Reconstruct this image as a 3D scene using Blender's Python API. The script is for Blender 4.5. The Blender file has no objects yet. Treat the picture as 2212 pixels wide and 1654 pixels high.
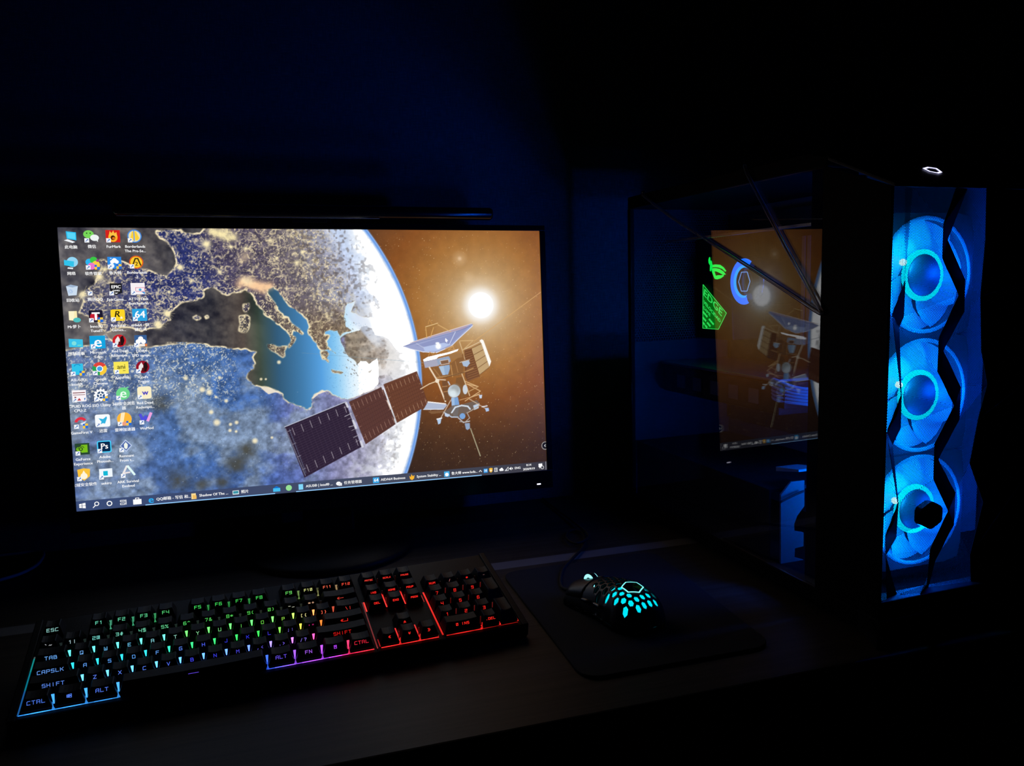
import bpy, bmesh, math, random
import numpy as np
from mathutils import Vector, Matrix

# ------------------------------------------------------------------ camera, world, exposure
scene = bpy.context.scene
col = scene.collection
random.seed(7)
FPX, CAM_H = 1697.72, 0.3456          # focal length in pixels of a 2212 wide frame; eye height above the desk top (z = 0)
cam_d = bpy.data.cameras.new('camera')
cam = bpy.data.objects.new('camera', cam_d)
col.objects.link(cam)
cam_d.sensor_fit = 'HORIZONTAL'
cam_d.sensor_width = 36.0
cam_d.lens = FPX / 2212 * 36.0
cam_d.clip_start = 0.02
RIGHT = Vector((0.955729, -0.293056, -0.026450))
UP = Vector((0.060786, 0.108685, 0.992216))
FWD = Vector((0.287900, 0.949898, -0.121687))
m = Matrix.Identity(4)
for i in range(3):
    m[i][0], m[i][1], m[i][2] = RIGHT[i], UP[i], -FWD[i]
m[2][3] = CAM_H
cam.matrix_world = m
scene.camera = cam

world = bpy.data.worlds.new('night')
scene.world = world
world.use_nodes = True
world.node_tree.nodes['Background'].inputs[0].default_value = (0.25, 0.5, 1.0, 1)
world.node_tree.nodes['Background'].inputs[1].default_value = 0.0006
scene.view_settings.view_transform = 'Standard'
scene.view_settings.look = 'None'
scene.view_settings.gamma = 1.0
scene.view_settings.exposure = 0.0
scene.view_settings.use_curve_mapping = False

# strengths of the lights of the place (fan LEDs, logos, key backlight, desktop screen)
FAN_LAMP = 0.55
SCREEN_GAIN = 1.0

# ------------------------------------------------------------------ helpers
def lin(c):
    c = np.asarray(c, float) / 255.0
    return np.where(c <= 0.04045, c / 12.92, ((c + 0.055) / 1.055) ** 2.4)

MATS = {}
def mat(name, color=(0.02, 0.02, 0.02), rough=0.5, metal=0.0, emit=None, strength=1.0, spec=0.5, bump=None):
    if name in MATS:
        return MATS[name]
    mt = bpy.data.materials.new(name)
    mt.use_nodes = True
    nt = mt.node_tree
    p = nt.nodes['Principled BSDF']
    p.inputs['Base Color'].default_value = (*color, 1)
    p.inputs['Roughness'].default_value = rough
    p.inputs['Metallic'].default_value = metal
    p.inputs['Specular IOR Level'].default_value = spec
    if emit is not None:
        p.inputs['Emission Color'].default_value = (*emit, 1)
        p.inputs['Emission Strength'].default_value = strength
    if bump:
        n = nt.nodes.new('ShaderNodeTexNoise'); n.inputs['Scale'].default_value = bump[0]
        tc = nt.nodes.new('ShaderNodeTexCoord'); nt.links.new(tc.outputs['Object'], n.inputs['Vector'])
        b = nt.nodes.new('ShaderNodeBump'); b.inputs['Strength'].default_value = bump[1]; b.inputs['Distance'].default_value = 0.001
        nt.links.new(n.outputs['Fac'], b.inputs['Height']); nt.links.new(b.outputs['Normal'], p.inputs['Normal'])
    MATS[name] = mt
    return mt

def emat(name, rgb255, strength=1.0):
    return mat(name, (0.01, 0.01, 0.01), 0.5, emit=tuple(lin(rgb255)), strength=strength)

def vcol_mat(name, gain=1.0, rough=0.35):
    """glows with the colours stored on the mesh (a lit display, lit legends)"""
    if name in MATS:
        return MATS[name]
    mt = bpy.data.materials.new(name); mt.use_nodes = True
    nt = mt.node_tree
    p = nt.nodes['Principled BSDF']
    p.inputs['Base Color'].default_value = (0.006, 0.006, 0.007, 1)
    p.inputs['Roughness'].default_value = rough
    a = nt.nodes.new('ShaderNodeVertexColor'); a.layer_name = 'Col'
    nt.links.new(a.outputs['Color'], p.inputs['Emission Color'])
    p.inputs['Emission Strength'].default_value = gain
    MATS[name] = mt
    return mt

def link(o, parent=None):
    col.objects.link(o)
    if parent is not None:
        o.parent = parent
    return o

def tag(o, label, cat, group=None, kind=None):
    o['label'] = label; o['category'] = cat
    if group: o['group'] = group
    if kind: o['kind'] = kind
    return o

def struct(o, label=None):
    o['kind'] = 'structure'
    if label: o['label'] = label
    return o

def empty(name, loc=(0, 0, 0), rotz=0.0, parent=None):
    o = bpy.data.objects.new(name, None)
    o.empty_display_size = 0.02
    link(o, parent)
    o.location = loc; o.rotation_euler = (0, 0, rotz)
    return o

class MB:
    """collects shapes, then builds ONE mesh object"""
    def __init__(s): s.v = []; s.f = []; s.c = []
    def add(s, verts, faces, color=None):
        o = len(s.v); s.v += [tuple(v) for v in verts]
        for f in faces:
            s.f.append(tuple(i + o for i in f)); s.c.append(color)
        return s
    def box(s, x0, x1, y0, y1, z0, z1, color=None):
        v = [(x, y, z) for z in (z0, z1) for y in (y0, y1) for x in (x0, x1)]
        return s.add(v, [(0, 2, 3, 1), (4, 5, 7, 6), (0, 1, 5, 4), (2, 6, 7, 3), (0, 4, 6, 2), (1, 3, 7, 5)], color)
    def prism(s, pts, axis, a, b, color=None):
        """polygon pts (2d) extruded along axis from a to b. axis 0: pts are (y,z); 1: (x,z); 2: (x,y)"""
        def P(p, t):
            return {0: (t, p[0], p[1]), 1: (p[0], t, p[1]), 2: (p[0], p[1], t)}[axis]
        n = len(pts)
        v = [P(p, a) for p in pts] + [P(p, b) for p in pts]
        f = [tuple(range(n))[::-1], tuple(range(n, 2 * n))] + [(i, (i + 1) % n, (i + 1) % n + n, i + n) for i in range(n)]
        return s.add(v, f, color)
    def tube(s, path, r, seg=10, color=None, closed=False):
        path = [Vector(p) for p in path]; n = len(path); rings = []
        up = Vector((0.123, 0.31, 0.94))
        for i, p in enumerate(path):
            t = (path[(i + 1) % n if closed else min(i + 1, n - 1)] - path[i - 1 if (closed or i) else 0]).normalized()
            a = t.cross(up)
            if a.length < 1e-4: a = t.cross(Vector((1, 0, 0)))
            a.normalize(); b = t.cross(a).normalized()
            rr = r[i] if isinstance(r, (list, tuple)) else r
            rings.append([p + (a * math.cos(2 * math.pi * k / seg) + b * math.sin(2 * math.pi * k / seg)) * rr for k in range(seg)])
        v = [q for ring in rings for q in ring]; f = []
        for i in range(n if closed else n - 1):
            for k in range(seg):
                j = (i + 1) % n
                f.append((i * seg + k, i * seg + (k + 1) % seg, j * seg + (k + 1) % seg, j * seg + k))
        if not closed:
            f += [tuple(range(seg))[::-1], tuple(range((n - 1) * seg, n * seg))]
        return s.add(v, f, color)
    def lathe(s, prof, seg=32, axis=2, origin=(0, 0, 0), a0=0.0, a1=2 * math.pi, color=None):
        """prof: list of (radius, height)"""
        full = abs(a1 - a0 - 2 * math.pi) < 1e-6
        n = seg if full else seg + 1; v = []
        for (r, h) in prof:
            for k in range(n):
                a = a0 + (a1 - a0) * k / seg
                c, d = r * math.cos(a), r * math.sin(a)
                q = {0: (h, c, d), 1: (c, h, d), 2: (c, d, h)}[axis]
                v.append((q[0] + origin[0], q[1] + origin[1], q[2] + origin[2]))
        f = []
        for i in range(len(prof) - 1):
            for k in range(n if full else n - 1):
                f.append((i * n + k, i * n + (k + 1) % n, (i + 1) * n + (k + 1) % n, (i + 1) * n + k))
        return s.add(v, f, color)
    def build(s, name, material, parent=None, smooth=False, bevel=0.0, solid=0.0, sub=0):
        me = bpy.data.meshes.new(name)
        me.from_pydata(s.v, [], s.f)
        if any(c is not None for c in s.c):
            at = me.color_attributes.new('Col', 'FLOAT_COLOR', 'CORNER')
            buf = []
            for f, c in zip(s.f, s.c):
                buf += [*(c or (0, 0, 0)), 1.0] * len(f)
            at.data.foreach_set('color', buf)
        if smooth:
            me.polygons.foreach_set('use_smooth', [True] * len(me.polygons))
        me.materials.append(material)
        o = bpy.data.objects.new(name, me)
        link(o, parent)
        if solid:
            md = o.modifiers.new('thick', 'SOLIDIFY'); md.thickness = solid; md.offset = -1
        if bevel:
            md = o.modifiers.new('bevel', 'BEVEL'); md.width = bevel; md.segments = 2; md.limit_method = 'ANGLE'
        if sub:
            md = o.modifiers.new('sub', 'SUBSURF'); md.levels = sub; md.render_levels = sub
        return o

def bez(pts, n=12):
    """smooth curve through the points (Catmull-Rom)"""
    P = [Vector(p) for p in pts]; P = [P[0] * 2 - P[1]] + P + [P[-1] * 2 - P[-2]]; out = []
    for i in range(1, len(P) - 2):
        for k in range(n):
            t = k / n; a, b, c, d = P[i - 1], P[i], P[i + 1], P[i + 2]
            out.append(0.5 * ((2 * b) + (c - a) * t + (2 * a - 5 * b + 4 * c - d) * t * t + (3 * b - a - 3 * c + d) * t ** 3))
    out.append(P[-2]); return out

def text_polys(txt, size=1.0, align='CENTER', shear=0.0, space=1.0):
    """flat outline of a text as (verts2d, faces)"""
    cu = bpy.data.curves.new('t', 'FONT'); cu.body = txt; cu.size = size
    cu.align_x = align; cu.align_y = 'CENTER'; cu.shear = shear; cu.space_character = space
    cu.resolution_u = 2
    o = bpy.data.objects.new('t', cu); col.objects.link(o)
    dg = bpy.context.evaluated_depsgraph_get()
    me = o.evaluated_get(dg).to_mesh()
    v = [(p.co.x, p.co.y) for p in me.vertices]; f = [tuple(p.vertices) for p in me.polygons]
    o.evaluated_get(dg).to_mesh_clear()
    bpy.data.objects.remove(o); bpy.data.curves.remove(cu)
    return v, f

# ------------------------------------------------------------------ materials of the room
def wood_mat():
    mt = bpy.data.materials.new('desk_wood'); mt.use_nodes = True; nt = mt.node_tree; N = nt.nodes; L = nt.links
    p = N['Principled BSDF']
    tc = N.new('ShaderNodeTexCoord')
    mp = N.new('ShaderNodeMapping'); mp.inputs['Scale'].default_value = (2.0, 55.0, 55.0)
    L.new(tc.outputs['Object'], mp.inputs['Vector'])
    n = N.new('ShaderNodeTexNoise'); n.inputs['Scale'].default_value = 2.0; n.inputs['Detail'].default_value = 8; n.inputs['Roughness'].default_value = 0.65
    L.new(mp.outputs['Vector'], n.inputs['Vector'])
    cr = N.new('ShaderNodeValToRGB')
    cr.color_ramp.elements[0].position = 0.3; cr.color_ramp.elements[0].color = (0.030, 0.024, 0.017, 1)
    cr.color_ramp.elements[1].position = 0.75; cr.color_ramp.elements[1].color = (0.085, 0.070, 0.052, 1)
    L.new(n.outputs['Fac'], cr.inputs['Fac'])
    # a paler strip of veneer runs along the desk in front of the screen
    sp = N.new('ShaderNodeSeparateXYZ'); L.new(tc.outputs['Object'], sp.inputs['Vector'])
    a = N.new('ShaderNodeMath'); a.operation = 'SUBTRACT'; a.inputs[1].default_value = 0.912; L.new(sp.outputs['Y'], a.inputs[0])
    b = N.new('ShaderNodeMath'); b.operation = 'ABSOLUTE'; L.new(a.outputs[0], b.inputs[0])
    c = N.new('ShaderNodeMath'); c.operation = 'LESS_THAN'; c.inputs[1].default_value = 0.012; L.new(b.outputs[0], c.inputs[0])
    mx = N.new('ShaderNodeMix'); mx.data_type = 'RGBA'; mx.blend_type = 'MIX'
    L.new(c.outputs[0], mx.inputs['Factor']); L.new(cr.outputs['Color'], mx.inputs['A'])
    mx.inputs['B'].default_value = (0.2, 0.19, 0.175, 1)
    L.new(mx.outputs['Result'], p.inputs['Base Color'])
    p.inputs['Roughness'].default_value = 0.5
    p.inputs['Specular IOR Level'].default_value = 0.2
    bp = N.new('ShaderNodeBump'); bp.inputs['Strength'].default_value = 0.15; bp.inputs['Distance'].default_value = 0.001
    L.new(n.outputs['Fac'], bp.inputs['Height']); L.new(bp.outputs['Normal'], p.inputs['Normal'])
    return mt

def wallpaper_mat():
    mt = bpy.data.materials.new('woven_wallpaper'); mt.use_nodes = True; nt = mt.node_tree; N = nt.nodes; L = nt.links
    p = N['Principled BSDF']
    tc = N.new('ShaderNodeTexCoord'); out = []
    for sc in ((60.0, 60.0, 900.0), (900.0, 60.0, 60.0)):
        mp = N.new('ShaderNodeMapping'); mp.inputs['Scale'].default_value = sc; L.new(tc.outputs['Object'], mp.inputs['Vector'])
        n = N.new('ShaderNodeTexNoise'); n.inputs['Scale'].default_value = 1.0; n.inputs['Detail'].default_value = 3
        L.new(mp.outputs['Vector'], n.inputs['Vector']); out.append(n)
    ad = N.new('ShaderNodeMath'); ad.operation = 'MULTIPLY'
    L.new(out[0].outputs['Fac'], ad.inputs[0]); L.new(out[1].outputs['Fac'], ad.inputs[1])
    cr = N.new('ShaderNodeValToRGB')
    cr.color_ramp.elements[0].position = 0.12; cr.color_ramp.elements[0].color = (0.10, 0.11, 0.13, 1)
    cr.color_ramp.elements[1].position = 0.42; cr.color_ramp.elements[1].color = (0.24, 0.25, 0.28, 1)
    L.new(ad.outputs[0], cr.inputs['Fac']); L.new(cr.outputs['Color'], p.inputs['Base Color'])
    p.inputs['Roughness'].default_value = 0.85
    bp = N.new('ShaderNodeBump'); bp.inputs['Strength'].default_value = 0.3; bp.inputs['Distance'].default_value = 0.0006
    L.new(ad.outputs[0], bp.inputs['Height']); L.new(bp.outputs['Normal'], p.inputs['Normal'])
    return mt

WOOD = wood_mat(); WALLP = wallpaper_mat()
BLACK = mat('black_plastic', (0.005, 0.005, 0.0055), 0.55, spec=0.2, bump=(900, 0.12))
GLOSS = mat('glossy_black_plastic', (0.008, 0.008, 0.009), 0.18)
STEEL = mat('black_painted_steel', (0.006, 0.006, 0.007), 0.6, spec=0.2, bump=(700, 0.1))
INNER = mat('grey_black_painted_steel', (0.05, 0.052, 0.056), 0.5, bump=(500, 0.1))
RUBBER = mat('black_rubber', (0.01, 0.01, 0.01), 0.8)

# ------------------------------------------------------------------ room shell
Z_FLOOR = -0.74; Y_WALL = 1.20
def slab(name, *b, material, label=None):
    return struct(MB().box(*b).build(name, material), label)
slab('floor', -2.2, 2.2, -2.4, 1.3, Z_FLOOR - 0.05, Z_FLOOR, material=mat('floor_laminate', (0.05, 0.045, 0.04), 0.5, bump=(60, 0.2)))
slab('wall_back', -2.2, 2.2, Y_WALL, Y_WALL + 0.1, Z_FLOOR, 1.9, material=WALLP, label='dark blue-lit woven wallpaper behind the desk')
slab('wall_left', -2.3, -2.2, -2.4, Y_WALL, Z_FLOOR, 1.9, material=WALLP)
slab('wall_right', 2.2, 2.3, -2.4, Y_WALL, Z_FLOOR, 1.9, material=WALLP)
slab('ceiling', -2.2, 2.2, -2.4, 1.3, 1.9, 1.95, material=mat('ceiling_paint', (0.3, 0.3, 0.3), 0.9, bump=(200, 0.1)))

# ------------------------------------------------------------------ desk
desk = tag(empty('desk', (0, 0, Z_FLOOR)), 'wooden desk with straight grain carrying the screen, keyboard and computer', 'desk')
t = MB().box(-0.85, 1.05, 0.557, 1.19, -0.028, 0.0).build('tabletop', WOOD, desk, bevel=0.002)
t.location.z = -Z_FLOOR
for x0 in (-0.80, 0.95):
    for y0 in (0.60, 1.10):
        MB().box(x0, x0 + 0.05, y0, y0 + 0.05, 0, -Z_FLOOR - 0.028).build('leg', STEEL, desk, bevel=0.002)

# ------------------------------------------------------------------ monitor
SO = Vector((-0.23585, 1.02676, 0.0931)); SX = Vector((0.9999, 0.00867, -0.01126)); SU = Vector((0.01069, 0.06337, 0.99793)); SN = Vector((0.00937, -0.99795, 0.06327))
SW, SH = 0.597, 0.597 * 9 / 16
mon = tag(empty('monitor', (0.06, 1.06, 0)), 'wide black monitor showing a desktop with Earth, a satellite and app icons', 'monitor')
mon_inv = Matrix.Translation((-0.06, -1.06, 0))
def scr(x, y, lift=0.0):
    """desktop pixel (1920 x 1080) to a point on the tilted screen"""
    p = SO + SX * (x / 1920 * SW) + SU * ((1 - y / 1080) * SH) + SN * lift
    return (p.x - 0.06, p.y - 1.06, p.z)
def scr_box(name, x0, x1, y0, y1, l0, l1, material, bevel=0.002, parent=mon):
    v = [scr(x, y, l) for l in (l0, l1) for y in (y1, y0) for x in (x0, x1)]
    return MB().add(v, [(0, 2, 3, 1), (4, 5, 7, 6), (0, 1, 5, 4), (2, 6, 7, 3), (0, 4, 6, 2), (1, 3, 7, 5)]).build(name, material, parent, bevel=bevel)
scr_box('back_shell', -24, 1944, -22, 1160, -0.030, -0.004, BLACK, 0.004)
scr_box('rear_housing', 500, 1420, 250, 1000, -0.062, -0.030, BLACK, 0.012)
for nm, b in (('bezel_top', (-26, 1946, -24, 0)), ('bezel_bottom', (-26, 1946, 1080, 1162)), ('bezel_left', (-26, 0, 0, 1080)), ('bezel_right', (1920, 1946, 0, 1080))):
    scr_box('bezel', *b, -0.006, 0.0018, GLOSS, 0.0008)
scr_box('power_light', 1868, 1886, 1138, 1144, 0.0012, 0.0026, emat('power_led_white', (235, 230, 255), 1.6), 0.0004)
# stand: neck and a rounded foot
MB().prism([(-0.035, 0.012), (0.035, 0.012), (0.028, 0.30), (-0.028, 0.30)], 1, 0.025, 0.055).build('neck', BLACK, mon, bevel=0.004)
MB().lathe([(0.0, 0.0), (0.108, 0.0), (0.112, 0.004), (0.108, 0.010), (0.05, 0.014), (0.0, 0.0145)], 48).build('stand_foot', BLACK, mon, smooth=True)

# ------------------------------------------------------------------ the picture on the screen
GX, GY = 960, 540
X, Y = np.meshgrid(np.linspace(0, 1920, GX + 1), np.linspace(0, 1080, GY + 1))
rng = np.random.RandomState(3)
def vnoise(period, sx=1.0, sy=1.0, rot=0.0, seed=None):
    r = np.random.RandomState(seed) if seed is not None else rng
    c, s = math.cos(rot), math.sin(rot)
    a = (X * c + Y * s) / (period * sx); b = (-X * s + Y * c) / (period * sy)
    a -= a.min(); b -= b.min()
    lat = r.rand(int(b.max()) + 3, int(a.max()) + 3)
    ia, ib = a.astype(int), b.astype(int); fa, fb = a - ia, b - ib
    fa = fa * fa * (3 - 2 * fa); fb = fb * fb * (3 - 2 * fb)
    return (lat[ib, ia] * (1 - fa) + lat[ib, ia + 1] * fa) * (1 - fb) + (lat[ib + 1, ia] * (1 - fa) + lat[ib + 1, ia + 1] * fa) * fb
def fbm(period, octs=4, **k):
    t = 0; w = 0; a = 1.0
    for i in range(octs):
        t = t + a * vnoise(period / 2 ** i, **k); w += a; a *= 0.55
    return t / w
def sm(x, a, b):
    t = np.clip((x - a) / (b - a), 0, 1); return t * t * (3 - 2 * t)
def poly(pts, soft=True):
    P = np.array(pts, float); m = np.zeros(X.shape)
    j0 = max(0, int(P[:, 0].min() / 2) - 2); j1 = min(GX + 1, int(P[:, 0].max() / 2) + 3)
    i0 = max(0, int(P[:, 1].min() / 2) - 2); i1 = min(GY + 1, int(P[:, 1].max() / 2) + 3)
    if j1 <= j0 or i1 <= i0: return m
    x, y = X[i0:i1, j0:j1], Y[i0:i1, j0:j1]
    acc = np.zeros(x.shape)
    for ox, oy in (((-.5, -.5), (.5, .5), (-.5, .5), (.5, -.5)) if soft else ((0, 0),)):
        ins = np.zeros(x.shape, bool)
        for k in range(len(P)):
            (xa, ya), (xb, yb) = P[k - 1], P[k]
            if ya == yb: continue
            yy = y + oy
            ins ^= ((ya > yy) != (yb > yy)) & (x + ox < (xb - xa) * (yy - ya) / (yb - ya) + xa)
        acc += ins
    m[i0:i1, j0:j1] = acc / (4 if soft else 1)
    return m
def blur(a, r):
    for ax in (0, 1):
        for _ in range(2):
            pad = [(0, 0), (0, 0)]; pad[ax] = (r + 1, r)
            c = np.cumsum(np.pad(a, pad, 'edge'), axis=ax)
            n = a.shape[ax]
            a = (np.take(c, range(2 * r + 1, 2 * r + 1 + n), ax) - np.take(c, range(0, n), ax)) / (2 * r + 1)
    return a
IMG = np.zeros(X.shape + (3,))
def put(mask, color):
    global IMG
    c = np.asarray(color, float)
    IMG = IMG * (1 - mask[..., None]) + c * mask[..., None]
def putp(pts, color, a=1.0): put(poly(pts) * a, color)
def seg(a, b, w, color, alpha=1.0):
    ax, ay = a; bx, by = b; pad = w + 4
    j0 = max(0, int((min(ax, bx) - pad) / 2)); j1 = min(GX + 1, int((max(ax, bx) + pad) / 2) + 2)
    i0 = max(0, int((min(ay, by) - pad) / 2)); i1 = min(GY + 1, int((max(ay, by) + pad) / 2) + 2)
    if j1 <= j0 or i1 <= i0: return
    x, y = X[i0:i1, j0:j1], Y[i0:i1, j0:j1]
    dx, dy = bx - ax, by - ay; t = np.clip(((x - ax) * dx + (y - ay) * dy) / (dx * dx + dy * dy + 1e-9), 0, 1)
    d = np.hypot(x - ax - t * dx, y - ay - t * dy)
    m = np.clip((w / 2 + 1.0 - d) / 1.6, 0, 1)[..., None] * alpha
    IMG[i0:i1, j0:j1] = IMG[i0:i1, j0:j1] * (1 - m) + np.asarray(color, float) * m
def segs(pts, w, color, alpha=1.0, closed=False):
    for k in range(len(pts) - (0 if closed else 1)):
        seg(pts[k], pts[(k + 1) % len(pts)], w, color, alpha)
def disc(c, r, color, alpha=1.0, soft=1.6, sq=1.0):
    d = np.hypot(X - c[0], (Y - c[1]) / sq)
    put(np.clip((r - d) / soft + 0.5, 0, 1) * alpha, color)
def ramp(v, stops):
    xs = [s[0] for s in stops]
    return np.stack([np.interp(v, xs, [s[1][k] for s in stops]) for k in range(3)], -1)

# --- space, Earth's limb
sun = [(1636.5,325.8)][0]
ds = np.hypot(X - sun[0], Y - sun[1])
space = ramp(ds, [(0, (215, 190, 150)), (70, (190, 160, 122)), (140, (172, 130, 80)), (280, (160, 106, 50)), (420, (136, 80, 36)), (600, (100, 64, 40)), (800, (72, 50, 40)), (1100, (56, 42, 40))])
space *= (1.0 - 0.25 * sm(Y, 650, 1000))[..., None]
space *= (0.94 + 0.12 * fbm(30, 3))[..., None]
IMG = space.copy()
for k in range(2200):
    sx, sy = rng.uniform(1080, 1915), rng.uniform(5, 1030); b = rng.rand() ** 3
    seg((sx, sy), (sx + 0.1, sy), 0.6 + 1.6 * b, (255, 225, 175), 0.25 + 0.6 * b)
neb = [(1548.8,121.6),(1585.7,203.6)]
disc(neb[0], 26, (225, 190, 150), 0.35, 26); disc(neb[1], 20, (225, 190, 150), 0.3, 22)
disc(neb[0], 8, (250, 220, 190), 0.5, 9)
put(np.exp(-(ds / 210.0) ** 2) * 0.42, (236, 206, 158))
put(np.exp(-(ds / 88.0) ** 2) * 0.85, (255, 248, 236))
put(sm(-ds, -98, -36), (255, 255, 255))

ER, EC = 0.99332 * 1080, (0.26536 * 1080, 0.58438 * 1080)
dr = np.hypot(X - EC[0], Y - EC[1]) - ER
earth = np.clip(0.5 - dr / 2.0, 0, 1)

# --- sea, land and clouds
day = X + (540 - Y) * 0.10
sea = ramp(X, [(0, (88, 86, 92)), (200, (98, 92, 92)), (420, (72, 70, 76)), (520, (70, 68, 72)), (640, (86, 76, 70)), (700, (62, 74, 64)), (770, (52, 92, 122)), (860, (66, 124, 172)), (940, (86, 160, 224)), (1000, (132, 198, 242)), (1060, (206, 236, 255)), (1120, (252, 254, 255)), (1400, (255, 255, 255))])
cl = fbm(150, 5, sx=1.6, rot=0.7)
sea += ((cl - 0.47)[..., None] * np.array([150, 138, 112])) * (1 - sm(X, 640, 760))[..., None]
sea += ((fbm(26, 4, seed=91) - 0.5)[..., None] * np.array([66, 62, 50])) * (1 - sm(X, 560, 720))[..., None]
sea += ((fbm(70, 4) - 0.5)[..., None] * 60) * (1 - sm(X, 420, 560))[..., None]
put(earth, (0, 0, 0)); IMG = IMG * (1 - earth[..., None]) + sea * earth[..., None]

europe = [(138.8,119.4),(170.1,129.1),(214.1,127.7),(242.8,140.7),(277.6,153.8),(312.8,165.4),(342.1,178.7),(365.9,185.5),(369.3,185.3),(387.3,167.1),(402.1,145.2),(406.8,123.2),(403.1,97.5),(389.2,71.9),(373.4,50),(347.3,31.9),(338.1,17.4),(341.9,8.3),(362.1,10),(396.2,6.1),(419.9,9.6),(430.4,4),(440,16.8),(470.7,22.1),(498.5,20.1),(513.3,3.4),(521.4,-16.9),(1221.7,-23.6),(1350.5,449),(1202.3,366.5),(1123.3,364.5),(1072.2,341.3),(1095.8,294.7),(1060.3,305.8),(1047.6,329.1),(1042.3,360.3),(1048,403.7),(1070.6,420.2),(1039.2,427.1),(1023,442.3),(1012.5,418.4),(989.6,415.7),(962.5,420.7),(958,436.2),(980.9,437),(964.5,459.9),(967.4,479.6),(989.3,503.9),(1004.1,516.3),(985.6,499.9),(966.6,495.2),(943.6,498.3),(929.3,478.2),(911.5,454.2),(894.1,422.5),(899.4,391.6),(893,368.2),(875.1,348.4),(853.4,332.4),(821.1,308.6),(803.9,281.4),(786.8,254.3),(776.3,242.7),(769.2,238.8),(773,235),(762.2,231.1),(743.5,238.4),(740.7,257.4),(756,280.5),(773.2,303.8),(783,330.8),(800.3,354.2),(818.6,358.5),(821.7,370.1),(832.2,383.9),(861,406),(875.1,425.8),(867.3,431.3),(852.9,419.3),(834.7,409.1),(830.2,424.4),(844.4,440.3),(839.9,455.6),(823.9,478.2),(812.4,483.6),(813.1,470.1),(825.2,451.2),(815.4,423.9),(797.8,404.1),(772.9,384.2),(755.5,364.5),(730.6,348.6),(717.4,321.6),(696.6,302.2),(690.7,275.5),(677.2,256.3),(659.9,242.8),(641.5,252),(612.8,253.4),(587.3,264.3),(563.2,250.7),(549.7,239.3),(536.1,231.6),(511.3,235),(498.5,246),(499.1,268.3),(463.4,284.4),(421.7,289.1),(396.6,307),(371.7,324.9),(367.3,343.2),(373.4,356.3),(352.2,368.6),(334.4,384.7),(307.1,387.5),(342.6,384.7),(303.3,386.8),(266.6,398.8),(237.7,384.9),(202.4,380.6),(172.7,386.2),(142.8,398.2),(126.5,378.4),(116.2,355.6),(83,332.3),(52,322),(65,296.8),(72.2,271.5),(58.9,255.4),(83.1,233.5),(116.2,208.5),(126.8,176.7),(142.9,148.1),(135.5,125.7)]
africa = [(-131.2,532.4),(-4.9,463.5),(35.5,455.4),(73.3,447.2),(111.3,439),(139.5,404.5),(152.9,424.3),(195.4,451.7),(225.1,449.5),(269.1,460.9),(329.5,456.6),(375.4,451.7),(438.1,450.6),(347.9,445.9),(396,443.9),(447.5,449.5),(489,454.7),(523.5,467.2),(558.8,468.5),(597.4,479.4),(651.2,481.4),(668.8,491.6),(686.8,494.2),(671.2,514.6),(680.7,541.7),(672.7,556.6),(677.2,539.5),(672.4,562.2),(649.7,580.3),(645.1,599.2),(665.6,623.1),(694.1,636.1),(726.8,641.7),(762.9,659),(780.8,671.6),(783.5,691.2),(801.3,707.7),(845.4,725.9),(874.8,743.4),(894.3,732.8),(896,697.6),(908.3,678.6),(939.5,664.6),(966,670),(980.7,686.6),(1014.6,704.3),(1049.6,706.3),(1046.7,707.3),(1144.4,675),(1172.1,649.7),(1176.3,605.3),(1175.6,569.7),(1172.6,538.5),(1154.4,551),(1136.2,563.5),(1123.7,549.7),(1101.8,548.8),(1088.2,561.4),(1080.1,547.9),(1054.9,529.2),(1038.9,502.3),(1031.3,480.1),(1023.8,457.9),(1024.2,449.2),(1041.9,436.7),(1068.2,428.8),(1103.3,421.1),(1112.7,406),(1134.7,402.2),(1156.1,413.9),(1168.1,440.8),(1198.8,446.2),(1224.9,460.4),(1267,519.9),(1404.3,498.1),(1377.9,1136.3),(-185.6,1409)]
isles = [[(646.1,301.1),(668,295.9),(668.5,320.5),(658.7,335.5),(644.9,323.8)], [(627.5,347.9),(658.3,343),(668.6,354.7),(662.8,396.2),(654.7,413.1),(636.6,414.4),(622.7,406.4),(631.2,380.2)], [(732.1,465.3),(754.1,466.1),(772,476.3),(809.2,473.8),(796.9,496.5),(797.8,515.9),(788.3,521.3),(759.8,498.9),(731.4,478.7)], [(452.9,349.1),(470.8,340.3),(485.8,351.8),(469.7,360.7)], [(498.4,346.6),(509.1,341.2),(513.9,350.7),(503.1,356)], [(939.6,502),(966.4,501.1),(973.4,515.1),(965,530.4),(971.7,550.4),(957,538),(945.7,533.6)], [(979.5,578.6),(992.1,583.5),(1030.3,594.1),(1017.1,600),(983.3,589.7)], [(1130.3,596.5),(1150.7,584.1),(1138.9,601.3)]]
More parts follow.
